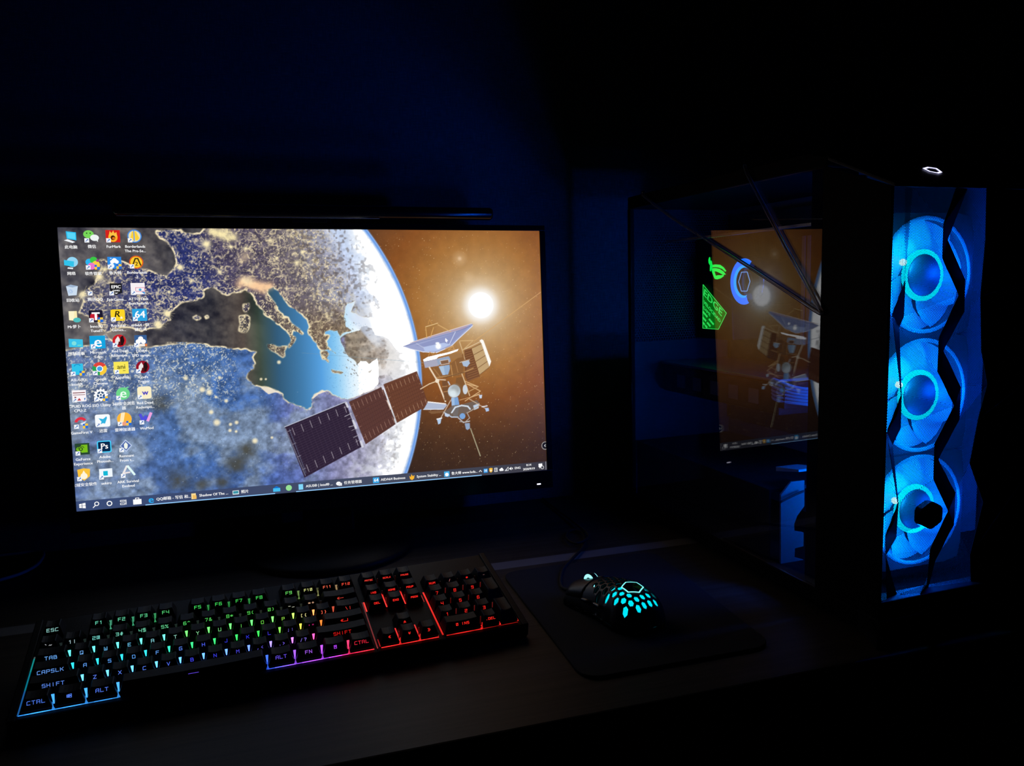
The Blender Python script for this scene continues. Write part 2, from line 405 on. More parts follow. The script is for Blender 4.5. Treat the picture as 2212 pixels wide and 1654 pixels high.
# jitter the outlines a little, as coasts are
wob = [(0, 0)]
def rough(pts, amp=3.0):
    out = []
    for k in range(len(pts)):
        a, b = pts[k - 1], pts[k]; d = math.hypot(b[0] - a[0], b[1] - a[1]); n = max(1, int(d / 9)) if d < 260 else 1
        for i in range(n):
            t = i / n; out.append((a[0] + (b[0] - a[0]) * t + (rng.uniform(-amp, amp) if i else 0), a[1] + (b[1] - a[1]) * t + (rng.uniform(-amp, amp) if i else 0)))
    return out
land_e = poly(rough(europe)); land_a = poly(rough(africa)); land_i = np.zeros(X.shape)
for s in isles: land_i = np.maximum(land_i, poly(rough(s, 2.0)))
land = np.clip(land_e + land_a + land_i, 0, 1)
dayn = X + 0.35 * (300 - Y)
colE = ramp(dayn, [(0, (84, 82, 92)), (150, (92, 88, 96)), (330, (42, 48, 100)), (520, (42, 50, 106)), (640, (66, 60, 88)), (800, (84, 76, 94)), (930, (112, 104, 112)), (1040, (146, 144, 160)), (1130, (196, 208, 236)), (1210, (240, 248, 255)), (1400, (255, 255, 255))])
colE2 = ramp(X, [(0, (84, 82, 92)), (700, (74, 70, 72)), (860, (116, 102, 92)), (960, (112, 94, 80)), (1080, (126, 108, 86)), (1180, (172, 160, 148)), (1260, (226, 226, 232)), (1330, (255, 255, 255))])
t = sm(Y, 250, 420)[..., None]
colE = colE * (1 - t) + colE2 * t
blueS = (1 - sm(np.hypot((X - 150) / 1.4, Y - 420), 120, 300))[..., None]; colE = colE * (1 - 0.45 * blueS) + np.array([52, 62, 128]) * 0.45 * blueS
colA = ramp(X + 0.18 * (Y - 700), [(0, (92, 108, 146)), (260, (84, 112, 162)), (480, (66, 102, 160)), (700, (70, 104, 166)), (820, (104, 116, 176)), (980, (132, 134, 184)), (1120, (166, 164, 196)), (1210, (204, 204, 224)), (1290, (238, 242, 250)), (1400, (255, 255, 255))])
turk = (sm(Y, 660, 560) * sm(X, 1030, 1050))[..., None]
colA = colA * (1 - turk) + ramp(X, [(1080, (150, 136, 118)), (1200, (176, 160, 146)), (1280, (226, 224, 226)), (1340, (255, 255, 255))]) * turk
deep = sm(Y, 820, 1060)[..., None] * (1 - sm(X, 760, 1000))[..., None]
colA = colA * (1 - 0.5 * deep) + np.array([66, 98, 172]) * 0.5 * deep
n1, n2 = fbm(26, 4), fbm(60, 5)
streak = 0.45 * fbm(90, 5, sx=2.0, sy=0.8, rot=-0.35) + 0.55 * fbm(110, 6, seed=77)
haze = sm(streak, 0.40, 0.60) * (1 - sm(X, 820, 1020)) * sm(Y, 500, 620)
colA = colA * (1 - 0.75 * haze[..., None]) + np.array([140, 156, 176]) * 0.75 * haze[..., None]
bil = sm(np.abs(fbm(34, 4, seed=71) - 0.5), 0.0, 0.05) * (1 - sm(X, 900, 1050))
colA = colA * (0.92 + 0.08 * bil[..., None])
colA *= (0.62 + 0.76 * fbm(20, 4))[..., None]; colE *= (0.72 + 0.56 * fbm(12, 3))[..., None]
for (cx, cy, rr) in [(*[(587.5,944.2)][0], 46), (*[(365.9,990.2)][0], 50), (*[(451.8,1016.8)][0], 26), (*[(529.9,1016.1)][0], 30), (*[(321.3,679.8)][0], 34), (*[(633.7,890.1)][0], 34)]:
    mk = np.exp(-(((X - cx) / rr) ** 2 + ((Y - cy) / (rr * 0.9)) ** 2)) * (0.35 + 0.9 * n1)
    colA = colA * (1 - np.clip(mk, 0, .85)[..., None]) + np.array([74, 72, 62]) * np.clip(mk, 0, .85)[..., None]
landcol = colE * (land_e + land_i > 0.5)[..., None] + colA * (land_a > 0.5)[..., None]
lm = (land * earth)[..., None]
IMG = IMG * (1 - lm) + landcol * lm
# cloud over Egypt / Libya and the bright east
wisp = sm(fbm(46, 5, rot=0.4), 0.5, 0.7) * sm(X, 950, 1150) * sm(Y, 800, 900) * earth
put(wisp * 0.5, (240, 244, 250))
# snow-pale haze over the north east
veil = sm(fbm(120, 5, sx=2.2, sy=0.6, rot=0.85), 0.42, 0.7) * sm(dayn, 900, 1120) * (1 - sm(Y, 420, 560)) * earth
put(veil * 0.75, (196, 212, 240))
# the glare that swallows the eastern sea
glare = np.exp(-(((X - 1250) / 150) ** 2 + ((Y - 690) / 210) ** 2)) + np.exp(-(((X - 1275) / 120) ** 2 + ((Y - 360) / 190) ** 2)) + 0.9 * np.exp(-(((X - 1215) / 70) ** 2 + ((Y - 120) / 160) ** 2)) + np.exp(-((dr + 75) / 60) ** 2) * sm(X, 1050, 1200)
gl = np.clip(glare * (1.25 - 0.85 * land * sm(fbm(40, 4), 0.36, 0.6)), 0, 1) * earth
put(gl * (1 - 0.35 * land_a * sm(Y, 1080, 860)), (255, 255, 255))
# city lights
spk = np.clip((vnoise(3.6, seed=11) * 0.6 + vnoise(8.0, seed=12) * 0.4 - 0.56) * 5.0, 0, 1)
ridge = 1 - np.abs(fbm(44, 3, seed=21) * 2 - 1) * 6
web = np.clip(ridge, 0, 1) * np.clip(vnoise(7, seed=22) * 1.8 - .5, 0, 1)
web2 = np.clip(1 - np.abs(fbm(30, 3, seed=23) * 2 - 1) * 9, 0, 1) * np.clip(fbm(60, 3, seed=24) * 3.4 - 1.2, 0, 1)
web = np.maximum(web, web2)
b3 = blur(land, 1); coast = np.clip(4 * b3 * (1 - b3) * 1.2, 0, 1) * np.clip(fbm(22, 3, seed=31) * 2.6 - 0.55, 0, 1)
b8 = blur(land, 6); cband = np.clip(4 * b8 * (1 - b8), 0, 1) * land
nightE = 1 - sm(dayn, 1010, 1150); nightX = 1 - sm(X, 930, 1100)
densE = np.clip(land_e + land_i, 0, 1) * (nightE * (1 - sm(Y, 300, 420)) + nightX * sm(Y, 300, 420))
dens_north = 0.55 + 0.45 * sm(fbm(120, 3, seed=41), 0.35, 0.6)
CREAM = np.array([255, 236, 186])
put(spk * densE * dens_north * 0.75 * earth, CREAM)
put(web * densE * 0.8 * earth, CREAM)
put(coast * np.maximum(nightX, 0.25 * (1 - sm(X, 1080, 1190))) * (0.95 - 0.5 * land_a * sm(X, 640, 760)) * (1 - 0.6 * blur(land_i, 3)) * earth, (255, 238, 196))
put(spk * cband * nightX * 0.8 * earth * (1 - 0.6 * land_a), CREAM)
put(spk * land_a * sm(760 - Y, 0, 160) * (1 - sm(X, 560, 640)) * 0.75 * earth, (240, 236, 215))
dark = sm(vnoise(9, seed=51) * 0.5 + fbm(24, 3, seed=52) * 0.5, 0.52, 0.66) * np.clip(land, 0, 1) * sm(dayn, 880, 1000) * (1 - gl) * earth
put(dark * 0.45, (84, 70, 60))
cities = [("3:570,230", 26), ("3:1240,190", 12), ("3:1590,320", 12), ("3:1530,430", 16), ("3:290,480", 15), ("3:410,625", 14), ("3:710,525", 16), ("3:990,280", 13), ("3:830,260", 12), ("3:1320,375", 8), ("3:1410,255", 8), ("3:1570,615", 8), ("3:1420,705", 8)]
for pt, r in [([(520.7,60.7)][0], 30), ([(760.6,45)][0], 12), ([(887.5,94.4)][0], 12), ([(863,136.5)][0], 18), ([(418.9,152.6)][0], 18), ([(457.2,206.5)][0], 15), ([(564,170.4)][0], 18), ([(668.4,79.1)][0], 15), ([(611.6,71.7)][0], 13), ([(372.6,247.7)][0], 12), ([(361.3,328.4)][0], 20), ([(324.9,371.5)][0], 22), ([(817,241.4)][0], 9), ([(786.4,115.2)][0], 8), ([(419.6,149.9)][0], 14), ([(151,157.7)][0], 20), ([(132,186.3)][0], 26), ([(70.5,252.4)][0], 24), ([(325.1,374.4)][0], 26), ([(363.7,332.8)][0], 16)]:
    d = np.hypot(X - pt[0], Y - pt[1]); put(np.clip(np.exp(-(d / r) ** 2 * 3.2) * (0.5 + 1.0 * n1), 0, 1), (255, 240, 190))
    for k in range(6):
        a = rng.uniform(0, 6.28); seg(pt, (pt[0] + math.cos(a) * r * 1.5, pt[1] + math.sin(a) * r * 1.5), 1.0, CREAM, 0.45)
def glow_area(pts, color, a):
    m = blur(poly(pts), 5); put(np.clip(m * (0.4 + 1.1 * n1) * a, 0, 1) * earth, color)
glow_area([(520.4,1.5),(604.6,2.7),(638.7,30.5),(634.3,45.5),(595.1,49.3),(567.6,34.6),(533.4,19.9)], (255, 238, 180), 1.1)
glow_area([(625.8,208.5),(651.8,191.9),(683.9,196),(708.3,215.2),(763,215.8),(769.5,231.2),(735.8,245.9),(731.2,264.8),(695.9,245.3),(664.2,229.7),(621,232.9)], (250, 205, 160), 1.15)
glow_area([(636.9,203),(665.9,195.8),(693.8,215),(664.8,218.4)], (255, 244, 200), 1.1)
glow_area([(633.4,131.6),(664.4,86.6),(681.8,97.9),(673.2,124.3),(640.2,139.1)], (255, 225, 175), 0.6)
for pt, r in [([(499.7,648.6)][0], 11), ([(502.5,728.2)][0], 8), ([(521.5,771.1)][0], 12), ([(561.5,686.2)][0], 7), ([(572.6,782.1)][0], 6), ([(596.3,776)][0], 7), ([(569.5,806.8)][0], 6), ([(592.6,812.2)][0], 5), ([(415.7,588)][0], 8), ([(474,635.9)][0], 10), ([(541.6,592.2)][0], 6), ([(662.8,855.6)][0], 10), ([(729.4,846.9)][0], 5), ([(523.4,668.8)][0], 5), ([(699.3,605.7)][0], 5), ([(717.6,606.6)][0], 4), ([(772.5,539.8)][0], 7)]:
    disc(pt, r, (255, 240, 200), 0.9, r * 1.0)
for k in range(240):
    px_, py_ = rng.uniform(20, 840), rng.uniform(640, 1000)
    seg((px_, py_), (px_ + .1, py_), rng.uniform(0.6, 2.2), (225, 235, 240), rng.uniform(.3, .8))
for pl, a in (([(690.6,634),(730.5,641.9),(762.9,659),(780.8,671.6),(751.6,662.3),(725.5,668.6),(711.4,656.3)], 1), ([(896.1,693.7),(908.3,678.6),(939.5,664.6),(954.6,669.4),(923.5,679.5),(899.7,697.8)], 1), ([(860.1,734.6),(874.8,743.4),(894.5,728.9),(886.1,744.1)], .7)):
    putp(pl, (250, 235, 210), a * 0.9)
for k in range(420):   # island specks and bright-sea freckles
    px_, py_ = rng.uniform(960, 1130), rng.uniform(380, 800)
    seg((px_, py_), (px_ + rng.uniform(0, 4), py_ + rng.uniform(0, 3)), rng.uniform(0.5, 1.6), (70, 120, 165), 0.35 * (1 - land[int(py_ / 2), int(px_ / 2)]))
for k in range(60):
    px_, py_ = rng.normal(1065, 20), rng.normal(480, 60)
    if land[int(py_ / 2), int(px_ / 2)] < .5: seg((px_, py_), (px_ + 3, py_ + 4), rng.uniform(1.5, 4), (120, 112, 104), 0.8)
# atmosphere rim
put(np.exp(-((dr + 34) / 26) ** 2) * earth * sm(X, 1000, 1150), (255, 255, 255))
put(np.clip(np.exp(-((dr + 6) / 8.5) ** 2) * 1.05, 0, 1) * np.clip(0.5 - (dr - 4) / 3, 0, 1), (112, 160, 232))

# --- satellite: three hinged panels
def panel(q, base, tick, ncol, nrow, mid):
    putp(q, base)
    (ax, ay), (bx, by), (cx, cy), (dx, dy) = q      # top-left, top-right, bottom-right, bottom-left
    def B(u, v): return ((ax * (1 - u) + bx * u) * (1 - v) + (dx * (1 - u) + cx * u) * v, (ay * (1 - u) + by * u) * (1 - v) + (dy * (1 - u) + cy * u) * v)
    for i in range(ncol * 2 + 1):
        u = i / (ncol * 2); seg(B(u, 0), B(u, 1), 0.8, mid, 0.35)
    for j in range(nrow + 1):
        v = j / nrow; seg(B(0, v), B(1, v), 0.8, mid, 0.5)
    for i in range(ncol):
        u = (i + 0.7) / ncol
        seg(B(u, 0.07), B(u, 0.21), 1.6, tick, 0.8); seg(B(u, 0.80), B(u, 0.94), 1.6, tick, 0.8)
    for v in (.1, .35, .6, .85):
        seg(B(.02, v), B(.07, v), 1.4, tick, 0.7); seg(B(.94, v), B(.99, v), 1.4, tick, 0.7)
    return B
B1 = panel([(781.3,806.7),(1033.3,717.5),(1089.7,912.2),(850,1023.4)], (46, 34, 54), (205, 195, 205), 7, 22, (96, 80, 100))
segs([(781.3,806.7),(1033.3,717.5)], 2.4, (200, 205, 220)); segs([(785.1,813.4),(854.7,1015.1)], 2, (150, 155, 175), .8); segs([(799.5,816.6),(857.3,1004.3)], 1.5, (120, 130, 160), .8)
panel([(1046.2,718.3),(1189.3,661.7),(1240.3,824.1),(1107.7,902.4)], (92, 58, 52), (170, 130, 115), 8, 11, (60, 36, 36))
panel([(1194.1,653),(1340.3,604),(1384.6,751.5),(1245,819.9)], (108, 66, 48), (190, 150, 120), 8, 11, (66, 38, 30))
segs([(1046.6,709.5),(1189.5,657.3)], 2, (210, 190, 180), .7); segs([(1198.7,651),(1338.1,603.9)], 2, (120, 84, 70), .9)
for q in ([(1028.8,720.8),(1037.5,718.7),(1046,741.3),(1038.1,743.4)], [(1054.8,796.3),(1063.6,794.6),(1075.8,833.2),(1066.9,835.7)], [(1083,887.2),(1091.8,885.6),(1100.6,914),(1091.3,916.8)], [(1182.8,656.9),(1188.7,655.9),(1194.1,674),(1188.7,675.5)]): putp(q, (212, 212, 224))
segs([(1048.3,767.1),(1059.9,798.8)], 2.5, (190, 190, 205)); segs([(1206.6,723.1),(1219.8,758.9)], 4, (225, 205, 190)); segs([(1233.6,803.4),(1239.4,824.1)], 3, (220, 220, 225)); segs([(1026.1,779),(1054.8,767.5)], 2, (190, 185, 195)); segs([(1041.3,824.2),(1065.5,819.2)], 2, (190, 185, 195)); segs([(1058.8,869.9),(1083.3,860.5)], 2, (170, 165, 180))
# --- satellite: body
segs([(1600.5,481.9),(1917.7,273.3)], 2.4, (214, 170, 110), .95)
segs([(864.8,505.1),(1369.3,566.9)], 1.2, (120, 150, 170), .55)
putp([(1553.7,519.1),(1586.4,512.5),(1620.2,640.4),(1564.4,659.4),(1553.1,637.2)], (118, 76, 46))
for k in range(14):
    segs([tuple(np.array([(1555.6,523.1)][0]) * (1 - k / 13) + np.array([(1564.6,655.5)][0]) * k / 13), tuple(np.array([(1583,515.5)][0]) * (1 - k / 13) + np.array([(1616.2,640.2)][0]) * k / 13)], 1.6, (170, 118, 74), .8)
arr = [(1587.2,513.3),(1634.1,493.7),(1664.1,600.8),(1619.4,631.7)]; putp(arr, (206, 176, 128))
for k in range(5):
    f = k / 4; segs([tuple(np.array(arr[0]) * (1 - f) + np.array(arr[3]) * f), tuple(np.array(arr[1]) * (1 - f) + np.array(arr[2]) * f)], 2.2, (120, 84, 48))
for k in range(9):
    f = k / 8; segs([tuple(np.array(arr[0]) * (1 - f) + np.array(arr[1]) * f), tuple(np.array(arr[3]) * (1 - f) + np.array(arr[2]) * f)], 1.2, (150, 108, 66), .8)
putp([(1624.4,480.4),(1634.8,474.8),(1642.8,481),(1674.2,575.4),(1665.1,598),(1634,496.5)], (250, 246, 238))
segs([(1553.8,517.2),(1626.2,486.3)], 3, (226, 200, 160)); segs([(1535.1,479.2),(1595.8,479.4),(1545.6,520.8),(1534.9,483.2)], 2.4, (220, 184, 130)); segs([(1593.7,481.3),(1553.8,517.2)], 2.4, (205, 170, 120)); segs([(1532.9,483.1),(1556,562.5)], 2.2, (210, 180, 140))
putp([(1407,591.2),(1491.1,575.4),(1549,534.7),(1551.7,570.2),(1545.6,621.1),(1521,631.7),(1456.8,632.5),(1425.1,631)], (140, 96, 54))
for a, b in (("", ""),):
    pass
segs([(1490.8,583.2),(1496.7,634.5)], 4, (190, 140, 84)); segs([(1511.4,568.4),(1521.6,616)], 2.5, (180, 130, 80)); segs([(1414.7,595.5),(1440.9,631.8)], 3, (170, 124, 76)); segs([(1424.9,634.9),(1480.9,629.8),(1537.6,620.7),(1591.1,601.4)], 4, (184, 140, 90)); segs([(1456.7,636.4),(1549.8,617.3)], 2, (90, 60, 36))
putp([(1436.8,586.7),(1484.9,581),(1486.2,598.7),(1477.1,623.7),(1453.1,625.3),(1445.9,608.6)], (150, 176, 208)); putp([(1436.8,586.7),(1458.7,585.7),(1463.1,624.2),(1453.1,625.3),(1445.9,608.6)], (176, 198, 222))
putp([(1369.1,554.7),(1389.2,543.9),(1429,535.8),(1477,527.9),(1527.7,514.2),(1523.3,522.7),(1492.8,532.5),(1436.5,545),(1428.3,553.2),(1372.7,563.3)], (252, 252, 255))
putp([(1370.8,562.5),(1428.3,554),(1440.3,550.6),(1486.4,543.1),(1491.4,567.6),(1443.1,578),(1435,583.9),(1376.3,590.6)], (170, 170, 190)); putp([(1428.3,554),(1486.4,543.9),(1490.6,567.6),(1435.1,580.8)], (150, 166, 192))
putp([(1443.8,562.5),(1480.6,557.8),(1483.9,575.1),(1447.8,579.8)], (132, 96, 70)); segs([(1443.8,562.5),(1480.6,557.8),(1483.9,575.1),(1447.8,579.8)], 2, (215, 205, 200), closed=True)
putp([(1480.5,539.8),(1516.9,533.4),(1541.1,530.4),(1544.4,550.2),(1491.7,559.8)], (160, 118, 74), .85)
putp([(1539.6,569.6),(1572.2,565.1),(1577.7,579.1),(1562.9,594.3),(1546.9,589.6)], (172, 190, 214)); segs([(1531.4,573.2),(1576.3,563.3)], 2.5, (214, 200, 180))
dish = [(1285.4,493.6),(1345.3,471.9),(1464.7,439.9),(1586.5,405.6),(1596.2,408.2),(1594.1,419.2),(1527.3,471.9),(1494.1,502),(1429.4,526.1),(1372.5,520.8),(1316.6,506.3)]; putp(dish, (158, 166, 206))
putp([(1302.1,482.7),(1353.2,469.1),(1464.7,439.9),(1586.5,405.6),(1561.4,425.3),(1440.3,452.7),(1341.2,476.4)], (182, 160, 178), .85)
putp([(1336.6,493.5),(1496.2,448.6),(1573.7,421.7),(1519.4,470.9),(1490.4,493.3),(1406.7,501.9)], (144, 152, 196)); putp([(1371.4,500.6),(1462.8,484.5),(1494.4,493.4),(1429.6,520.3),(1378.5,518.3)], (184, 198, 234))
segs([(1286.2,494.4),(1316.6,506.3),(1370.6,520.7),(1429.4,526.1),(1494.1,502),(1527.3,471.9),(1595.9,414.5)], 3, (226, 230, 244)); segs([(1290.4,486.1),(1464.7,438.7),(1590.6,405.7)], 2, (235, 222, 214)); segs([(1286.2,494.4),(1512.5,441.4),(1586.1,416.2)], 2, (120, 128, 170), .9); segs([(1342.8,483.4),(1377.1,504.7)], 2, (196, 202, 226)); segs([(1516.6,439.5),(1488.5,491.3)], 2.4, (214, 220, 240))
disc([(1438.4,499.2)][0], 12, (255, 255, 255), .95, 9); disc([(1435,485.5)][0], 9, (250, 252, 255), .9, 5, .5)
segs([(1389.5,461.8),(1386.7,417)], 2.4, (224, 176, 104)); segs([(1405.3,459.3),(1420.8,417.2)], 2.4, (224, 176, 104)); segs([(1496.6,438.1),(1438.4,404.5)], 2.4, (226, 184, 120)); putp([(1386.1,412.3),(1410.9,400.7),(1441.8,398.4),(1439,406.9),(1418.3,413.2),(1388.5,419.3)], (168, 122, 66)); segs([(1386.8,413.1),(1440.5,399.2)], 2.4, (240, 205, 150)); segs([(1397,403),(1404.6,382.7),(1414.8,401.5)], 1.6, (206, 150, 84))
segs([(1393.3,540.2),(1399.9,523),(1413.3,533.2),(1425.5,524)], 2.2, (196, 146, 84)); segs([(1469.8,510.1),(1502.2,499.6),(1509.5,515.5),(1481.5,516.4),(1506.2,499.7)], 2.4, (208, 160, 100))
segs([(1353.3,680.3),(1392.2,660.5),(1428.3,649.1)], 4, (226, 198, 162)); segs([(1395.2,588.7),(1428.3,648.7),(1460.4,740.5)], 6, (238, 218, 190)); segs([(1428.6,642.9),(1464.2,646.6)], 4, (220, 200, 176)); disc([(1427.5,648.7)][0], 9, (240, 224, 200))
putp([(1448.1,651.6),(1472.1,650.9),(1484.5,739.9),(1456.6,736.3)], (120, 80, 48)); segs([(1449.1,675.2),(1471.1,674.4)], 2, (200, 150, 100)); segs([(1454.1,698.9),(1474.2,696.1)], 2, (200, 150, 100)); putp([(1512.6,639.2),(1545,636.8),(1570.4,713.1),(1533.2,730.8),(1507.1,678.2)], (130, 88, 48)); segs([(1539.4,624.7),(1553.9,668.8),(1570.1,721)], 4, (222, 192, 150))
segs([(1552.3,656.9),(1610.4,683.6),(1560,669.1),(1619.9,703.9),(1548.9,743.6)], 3, (222, 182, 130)); segs([(1562.6,704.8),(1610.4,683.6)], 3, (200, 160, 110)); segs([(1524.8,738.3),(1615.1,719.6)], 3, (196, 150, 100)); segs([(1573.9,729.2),(1615.3,715.6)], 2.5, (220, 184, 140))
disc([(1501,697.5)][0], 28, (196, 208, 216)); disc([(1506.7,688)][0], 20, (150, 152, 150), .65, 14); disc([(1495.8,707.1)][0], 16, (226, 238, 242), .8, 14); disc([(1550.9,693.1)][0], 11, (206, 212, 220), 1, 1.6, 1.9); segs([(1475.9,655),(1483.3,669.1)], 4, (200, 210, 225))
putp([(1487,726.3),(1517.3,725.2),(1522,757.8),(1511.9,810.5),(1493.8,809.4),(1487.9,755.8)], (126, 164, 212)); putp([(1487,726.3),(1501.1,725.9),(1501.9,807.9),(1493.8,809.4),(1487.9,755.8)], (160, 190, 226))
putp([(1383.1,738),(1460,750.3),(1467.8,756.6),(1451,775.2),(1362.1,769.8)], (176, 186, 210)); segs([(1383.1,738),(1460,751)], 4, (250, 244, 238)); segs([(1362.1,769.8),(1449.1,774)], 2.5, (230, 236, 246)); putp([(1381.4,778.8),(1450.9,779.2),(1450.5,789),(1394.7,791.4)], (130, 92, 60))
putp([(1450.5,787),(1491.7,760),(1532.1,758.4),(1602,742.7),(1613.7,757.3),(1588,785.6),(1538.3,806.3),(1505.7,814.1),(1465.8,805.7)], (112, 100, 92), .9); segs([(1486.4,791.2),(1503.4,768.6),(1532,762.4),(1560.1,768),(1569.8,780.5)], 6, (214, 224, 236)); segs([(1450.5,787),(1485.6,810.9),(1513.8,812.6)], 4, (190, 206, 226)); putp([(1584.7,765.5),(1613.7,757.3),(1608.8,778.9),(1588,786.4)], (190, 206, 226)); putp([(1454.4,791.2),(1478.1,798.6),(1469.6,809.8),(1455.8,805)], (196, 212, 234)); segs([(1559.1,795.7),(1613.3,767.2)], 3, (190, 170, 150))
segs([(1484.6,736),(1433.4,817.3)], 4, (196, 172, 150)); putp([(1419.5,816.4),(1439.5,813.8),(1434.6,835.1),(1424.5,839.1)], (180, 206, 236)); segs([(1419.5,815.3),(1441.5,812)], 4, (240, 240, 240)); segs([(1569.5,736.9),(1637.5,780.6)], 3, (205, 178, 150)); putp([(1637.5,780.6),(1654,779.6),(1656.8,793.8),(1643.1,796.9)], (176, 200, 236)); segs([(1625.4,773.9),(1648.2,771.3)], 4, (230, 232, 238)); putp([(1613,721.4),(1627.4,720.2),(1624.8,736),(1615.3,736.3)], (200, 214, 234))
disc([(1534.1,810)][0], 13, (124, 166, 218)); segs([(1515.6,816.7),(1537.1,837.9),(1565.7,833.8)], 4, (196, 196, 200)); segs([(1521.1,832.9),(1545.3,836.5),(1566.3,820),(1555,795.4)], 3, (176, 170, 166)); putp([(1543,842.3),(1565.4,841.8),(1566.5,865.7),(1554,872.8),(1547.3,866.4)], (146, 166, 196))
segs([(1569.3,867.9),(1608.8,991.4)], 4.2, (188, 180, 150)); segs([(1570.9,868),(1610.5,991.5)], 1.2, (96, 84, 60))
# mouse pointer and the small round button at the right edge
cur = [(1470.8,464.6)][0]; putp([cur, (cur[0] + 11, cur[1] + 12), (cur[0] + 6, cur[1] + 12), (cur[0] + 8, cur[1] + 18), (cur[0] + 5, cur[1] + 19), (cur[0] + 3, cur[1] + 13), (cur[0], cur[1] + 16)], (255, 255, 255))
rb = [(1916.2,968.5)][0]; disc(rb, 18, (24, 22, 24), 1); dd = np.hypot(X - rb[0], Y - rb[1]); put(np.clip(1.5 - np.abs(dd - 17) / 1.2, 0, 1) * 0.9, (210, 205, 200)); segs([(rb[0] + 1, rb[1] - 5), (rb[0] - 4, rb[1]), (rb[0] + 1, rb[1] + 5)], 2.2, (235, 235, 235))
# task bar
tb = Y > 1040
IMG[tb] = ramp(X, [(0, (58, 76, 120)), (500, (62, 74, 108)), (1200, (70, 76, 96)), (1920, (62, 60, 68))])[tb]

IMG = np.clip(IMG, 0, 255)
LINC = lin(IMG)
LINC *= (1.0 + 0.9 * sm(IMG.min(-1), 235, 255))[..., None]     # the whites of the picture are brighter than the rest of it
px = [tuple()]
nv = (GX + 1) * (GY + 1)
u = (X / 1920 * SW).ravel()[:, None]; w = ((1 - Y / 1080) * SH).ravel()[:, None]
co = np.array(SO)[None] + u * np.array(SX)[None] + w * np.array(SU)[None] - np.array([[0.06, 1.06, 0]])
me = bpy.data.meshes.new('screen')
idx = np.arange(nv).reshape(GY + 1, GX + 1)
quads = np.stack([idx[1:, :-1], idx[1:, 1:], idx[:-1, 1:], idx[:-1, :-1]], -1).reshape(-1, 4)
me.vertices.add(nv); me.vertices.foreach_set('co', co.astype(np.float32).ravel())
me.loops.add(quads.size); me.loops.foreach_set('vertex_index', quads.astype(np.int32).ravel())
me.polygons.add(len(quads)); me.polygons.foreach_set('loop_start', np.arange(0, quads.size, 4, dtype=np.int32))
me.update(calc_edges=True)
at = me.color_attributes.new('Col', 'FLOAT_COLOR', 'POINT')
rgba = np.ones((nv, 4), np.float32); rgba[:, :3] = LINC.reshape(-1, 3)
at.data.foreach_set('color', rgba.ravel())
me.materials.append(vcol_mat('lit_display', SCREEN_GAIN))
MATS['lit_display'].cycles.emission_sampling = 'NONE'
screen = bpy.data.objects.new('screen', me); link(screen, mon)
screen['label'] = 'lit display with Earth from space, a satellite, icons and a task bar'

